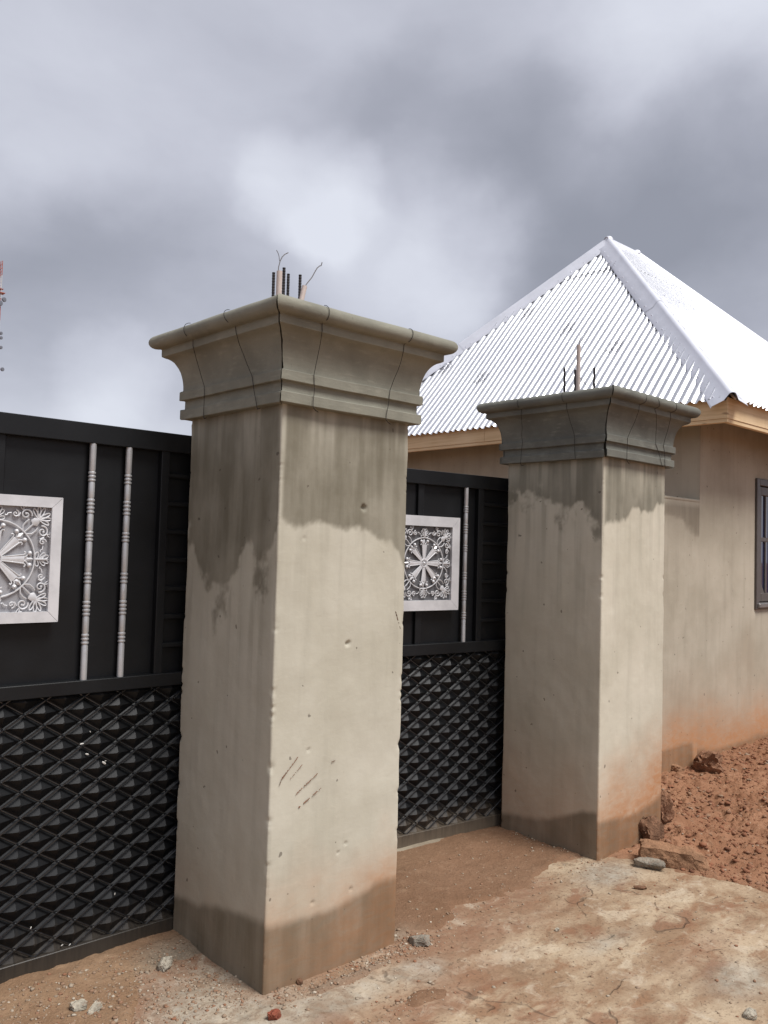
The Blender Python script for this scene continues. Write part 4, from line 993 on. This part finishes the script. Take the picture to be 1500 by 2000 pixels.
def rock(name, label, cat, px, py, size, mat, seed, rz=0, boxy=.5, sink=.25, group=None, rough=.25, xy=None):
    """size: length, width, height in metres; placed where the photo pixel meets the ground"""
    d = ray(px, py); g_ = Vector((0, 0, EYE))+d*(-EYE/d.z)
    if xy: g_ = Vector((xy[0], xy[1], 0))
    zz = float(ground_z(g_.x, g_.y)[0])
    n = 15; V = []; rs = np.random.default_rng(seed)
    import bmesh
    bm = bmesh.new(); bmesh.ops.create_icosphere(bm, subdivisions=4, radius=1.)
    co = np.array([v_.co[:] for v_ in bm.verts])
    p4 = 2+8*boxy; co = co/(np.sum(np.abs(co)**p4, 1)**(1/p4))[:, None]
    disp = (fbm(co[:, 0]*1.7+seed, co[:, 1]*1.7+co[:, 2]*1.3, seed, 3)-.5)*rough*1.6+(fbm(co[:, 0]*6+seed+co[:, 2]*5, co[:, 1]*6-co[:, 2]*4, seed+5, 4, .6)-.5)*rough
    co = co*(1+disp[:, None])
    for k in range(5):                                                   # a few broken flats
        nv = rs.normal(size=3); nv /= np.linalg.norm(nv); lim = rs.uniform(.72, .98); dd = co@nv; co = co-np.maximum(0, dd-lim)[:, None]*nv*.9
    co = co*np.array(size)/2
    for v_, c in zip(bm.verts, co): v_.co = c
    me = bpy.data.meshes.new(name); bm.to_mesh(me); bm.free(); me.materials.append(mat); me.shade_smooth()
    try: me.set_sharp_from_angle(angle=R(38))
    except Exception: pass
    o = link(name, me, None, (g_.x, g_.y, zz+size[2]*(.5-sink)), (rs.uniform(-.08, .08), rs.uniform(-.08, .08), rz)); return tag(o, label, cat, group)
import bmesh
bm = bmesh.new(); bmesh.ops.create_cube(bm, size=1.); bmesh.ops.subdivide_edges(bm, edges=bm.edges[:], cuts=22, use_grid_fill=True)
co = np.array([v_.co[:] for v_ in bm.verts])*np.array((.37, .115, .088))
nz = lambda sc_, sd: np.stack([fbm(co[:, 0]*sc_+co[:, 2]*sc_*.7+k*7, co[:, 1]*sc_-co[:, 2]*sc_*.6+k*3, sd+k, 4, .6)-.5 for k in range(3)], -1)
co2 = co+nz(9, 201)*.035+nz(45, 211)*.012
endf = ss(.06, .16, co[:, 0]); co2[:, 0] -= endf*(.05*(co[:, 2]+.044)/.088+.03*np.abs(fbm(co[:, 1]*30, co[:, 2]*30, 221, 3)-.3)); co2[:, 2] -= endf*.018; co2[:, 1] *= 1-.12*ss(-.02, .044, co[:, 2])
for v_, c in zip(bm.verts, co2): v_.co = c
me = bpy.data.meshes.new('block_fragment'); bm.to_mesh(me); bm.free(); me.materials.append(M_red_blk); me.shade_smooth(); me.set_sharp_from_angle(angle=R(35))
d = ray(1322, 1690); g_ = Vector((0, 0, EYE))+d*(-EYE/d.z)
tag(link('block_fragment', me, None, (g_.x, g_.y, float(ground_z(g_.x, g_.y)[0])+.034), (.06, .05, R(-58))), 'long soil-stained broken block lying at the edge of the red earth', 'block')
rock('stone', 'flat grey stone lying beside the broken block on the concrete', 'stone', 1268, 1695, (.155, .09, .05), M_gry, 5, R(-62), .5, .2)
rock('earth_clod', 'dark crumbled earth clod leaning on the foot of the dark-capped pillar', 'clod', 1272, 1650, (.13, .12, .13), M_dclod, 7, 0, .2, .2, rough=.5)
rock('earth_clod', 'upright lump of red earth against the right edge of the dark-capped pillar', 'clod', 1290, 1625, (.12, .12, .19), M_clod, 9, .5, .3, .25, rough=.5)
rock('earth_clod', 'pale topped earth lump at the foot of the house wall', 'clod', 1378, 1516, (.26, .2, .17), M_clod, 12, .4, .2, .2, rough=.55)
rock('stone', 'small pale stone on red earth in front of the short wall', 'stone', 1322, 1520, (.1, .08, .06), M_red_blk, 14, 0, .3, .2)
rock('mortar_chip', 'flat grey mortar chip by the right foot of the pillar between the gates', 'chip', 819, 1842, (.085, .06, .035), M_gry, 16, R(-50), .5, .1)
rock('mortar_lump', 'larger pale mortar lump on the sand in front of the wide gate', 'lump', 155, 1976, (.055, .045, .03), M_pale, 18, 0, .3, .15, rough=.4)
rock('mortar_lump', 'flatter pale mortar lump on the sand in front of the wide gate', 'lump', 183, 1978, (.06, .035, .022), M_pale, 19, .5, .4, .15, rough=.4)
rock('mortar_lump', 'pale mortar lump beside the left foot of the pillar between the gates', 'lump', 322, 1893, (.05, .05, .045), M_pale, 21, .8, .3, .15, rough=.4)
rock('red_lump', 'small bright red lump on the concrete in front of the pillar', 'lump', 535, 1990, (.045, .035, .03), M_brick, 23, .3, .3, .2, rough=.4)
rock('stone', 'cream stone lying on the concrete away from the pillars', 'stone', 1466, 1987, (.05, .04, .028), M_pale, 25, .3, .3, .2)
rock('stone', 'tiny white pebble in the middle of the concrete', 'stone', 1088, 1818, (.02, .018, .014), M_pale, 27, .3, .3, .1)
rock('bark_piece', 'short dark brown chip lying on pale concrete', 'chip', 1250, 1738, (.06, .022, .018), M_dclod, 29, R(-45), .6, .1)
rock('stone', 'dark round pebble at the base of the pillar front', 'stone', 585, 1921, (.026, .022, .02), M_dclod, 33, .3, .2, .1)
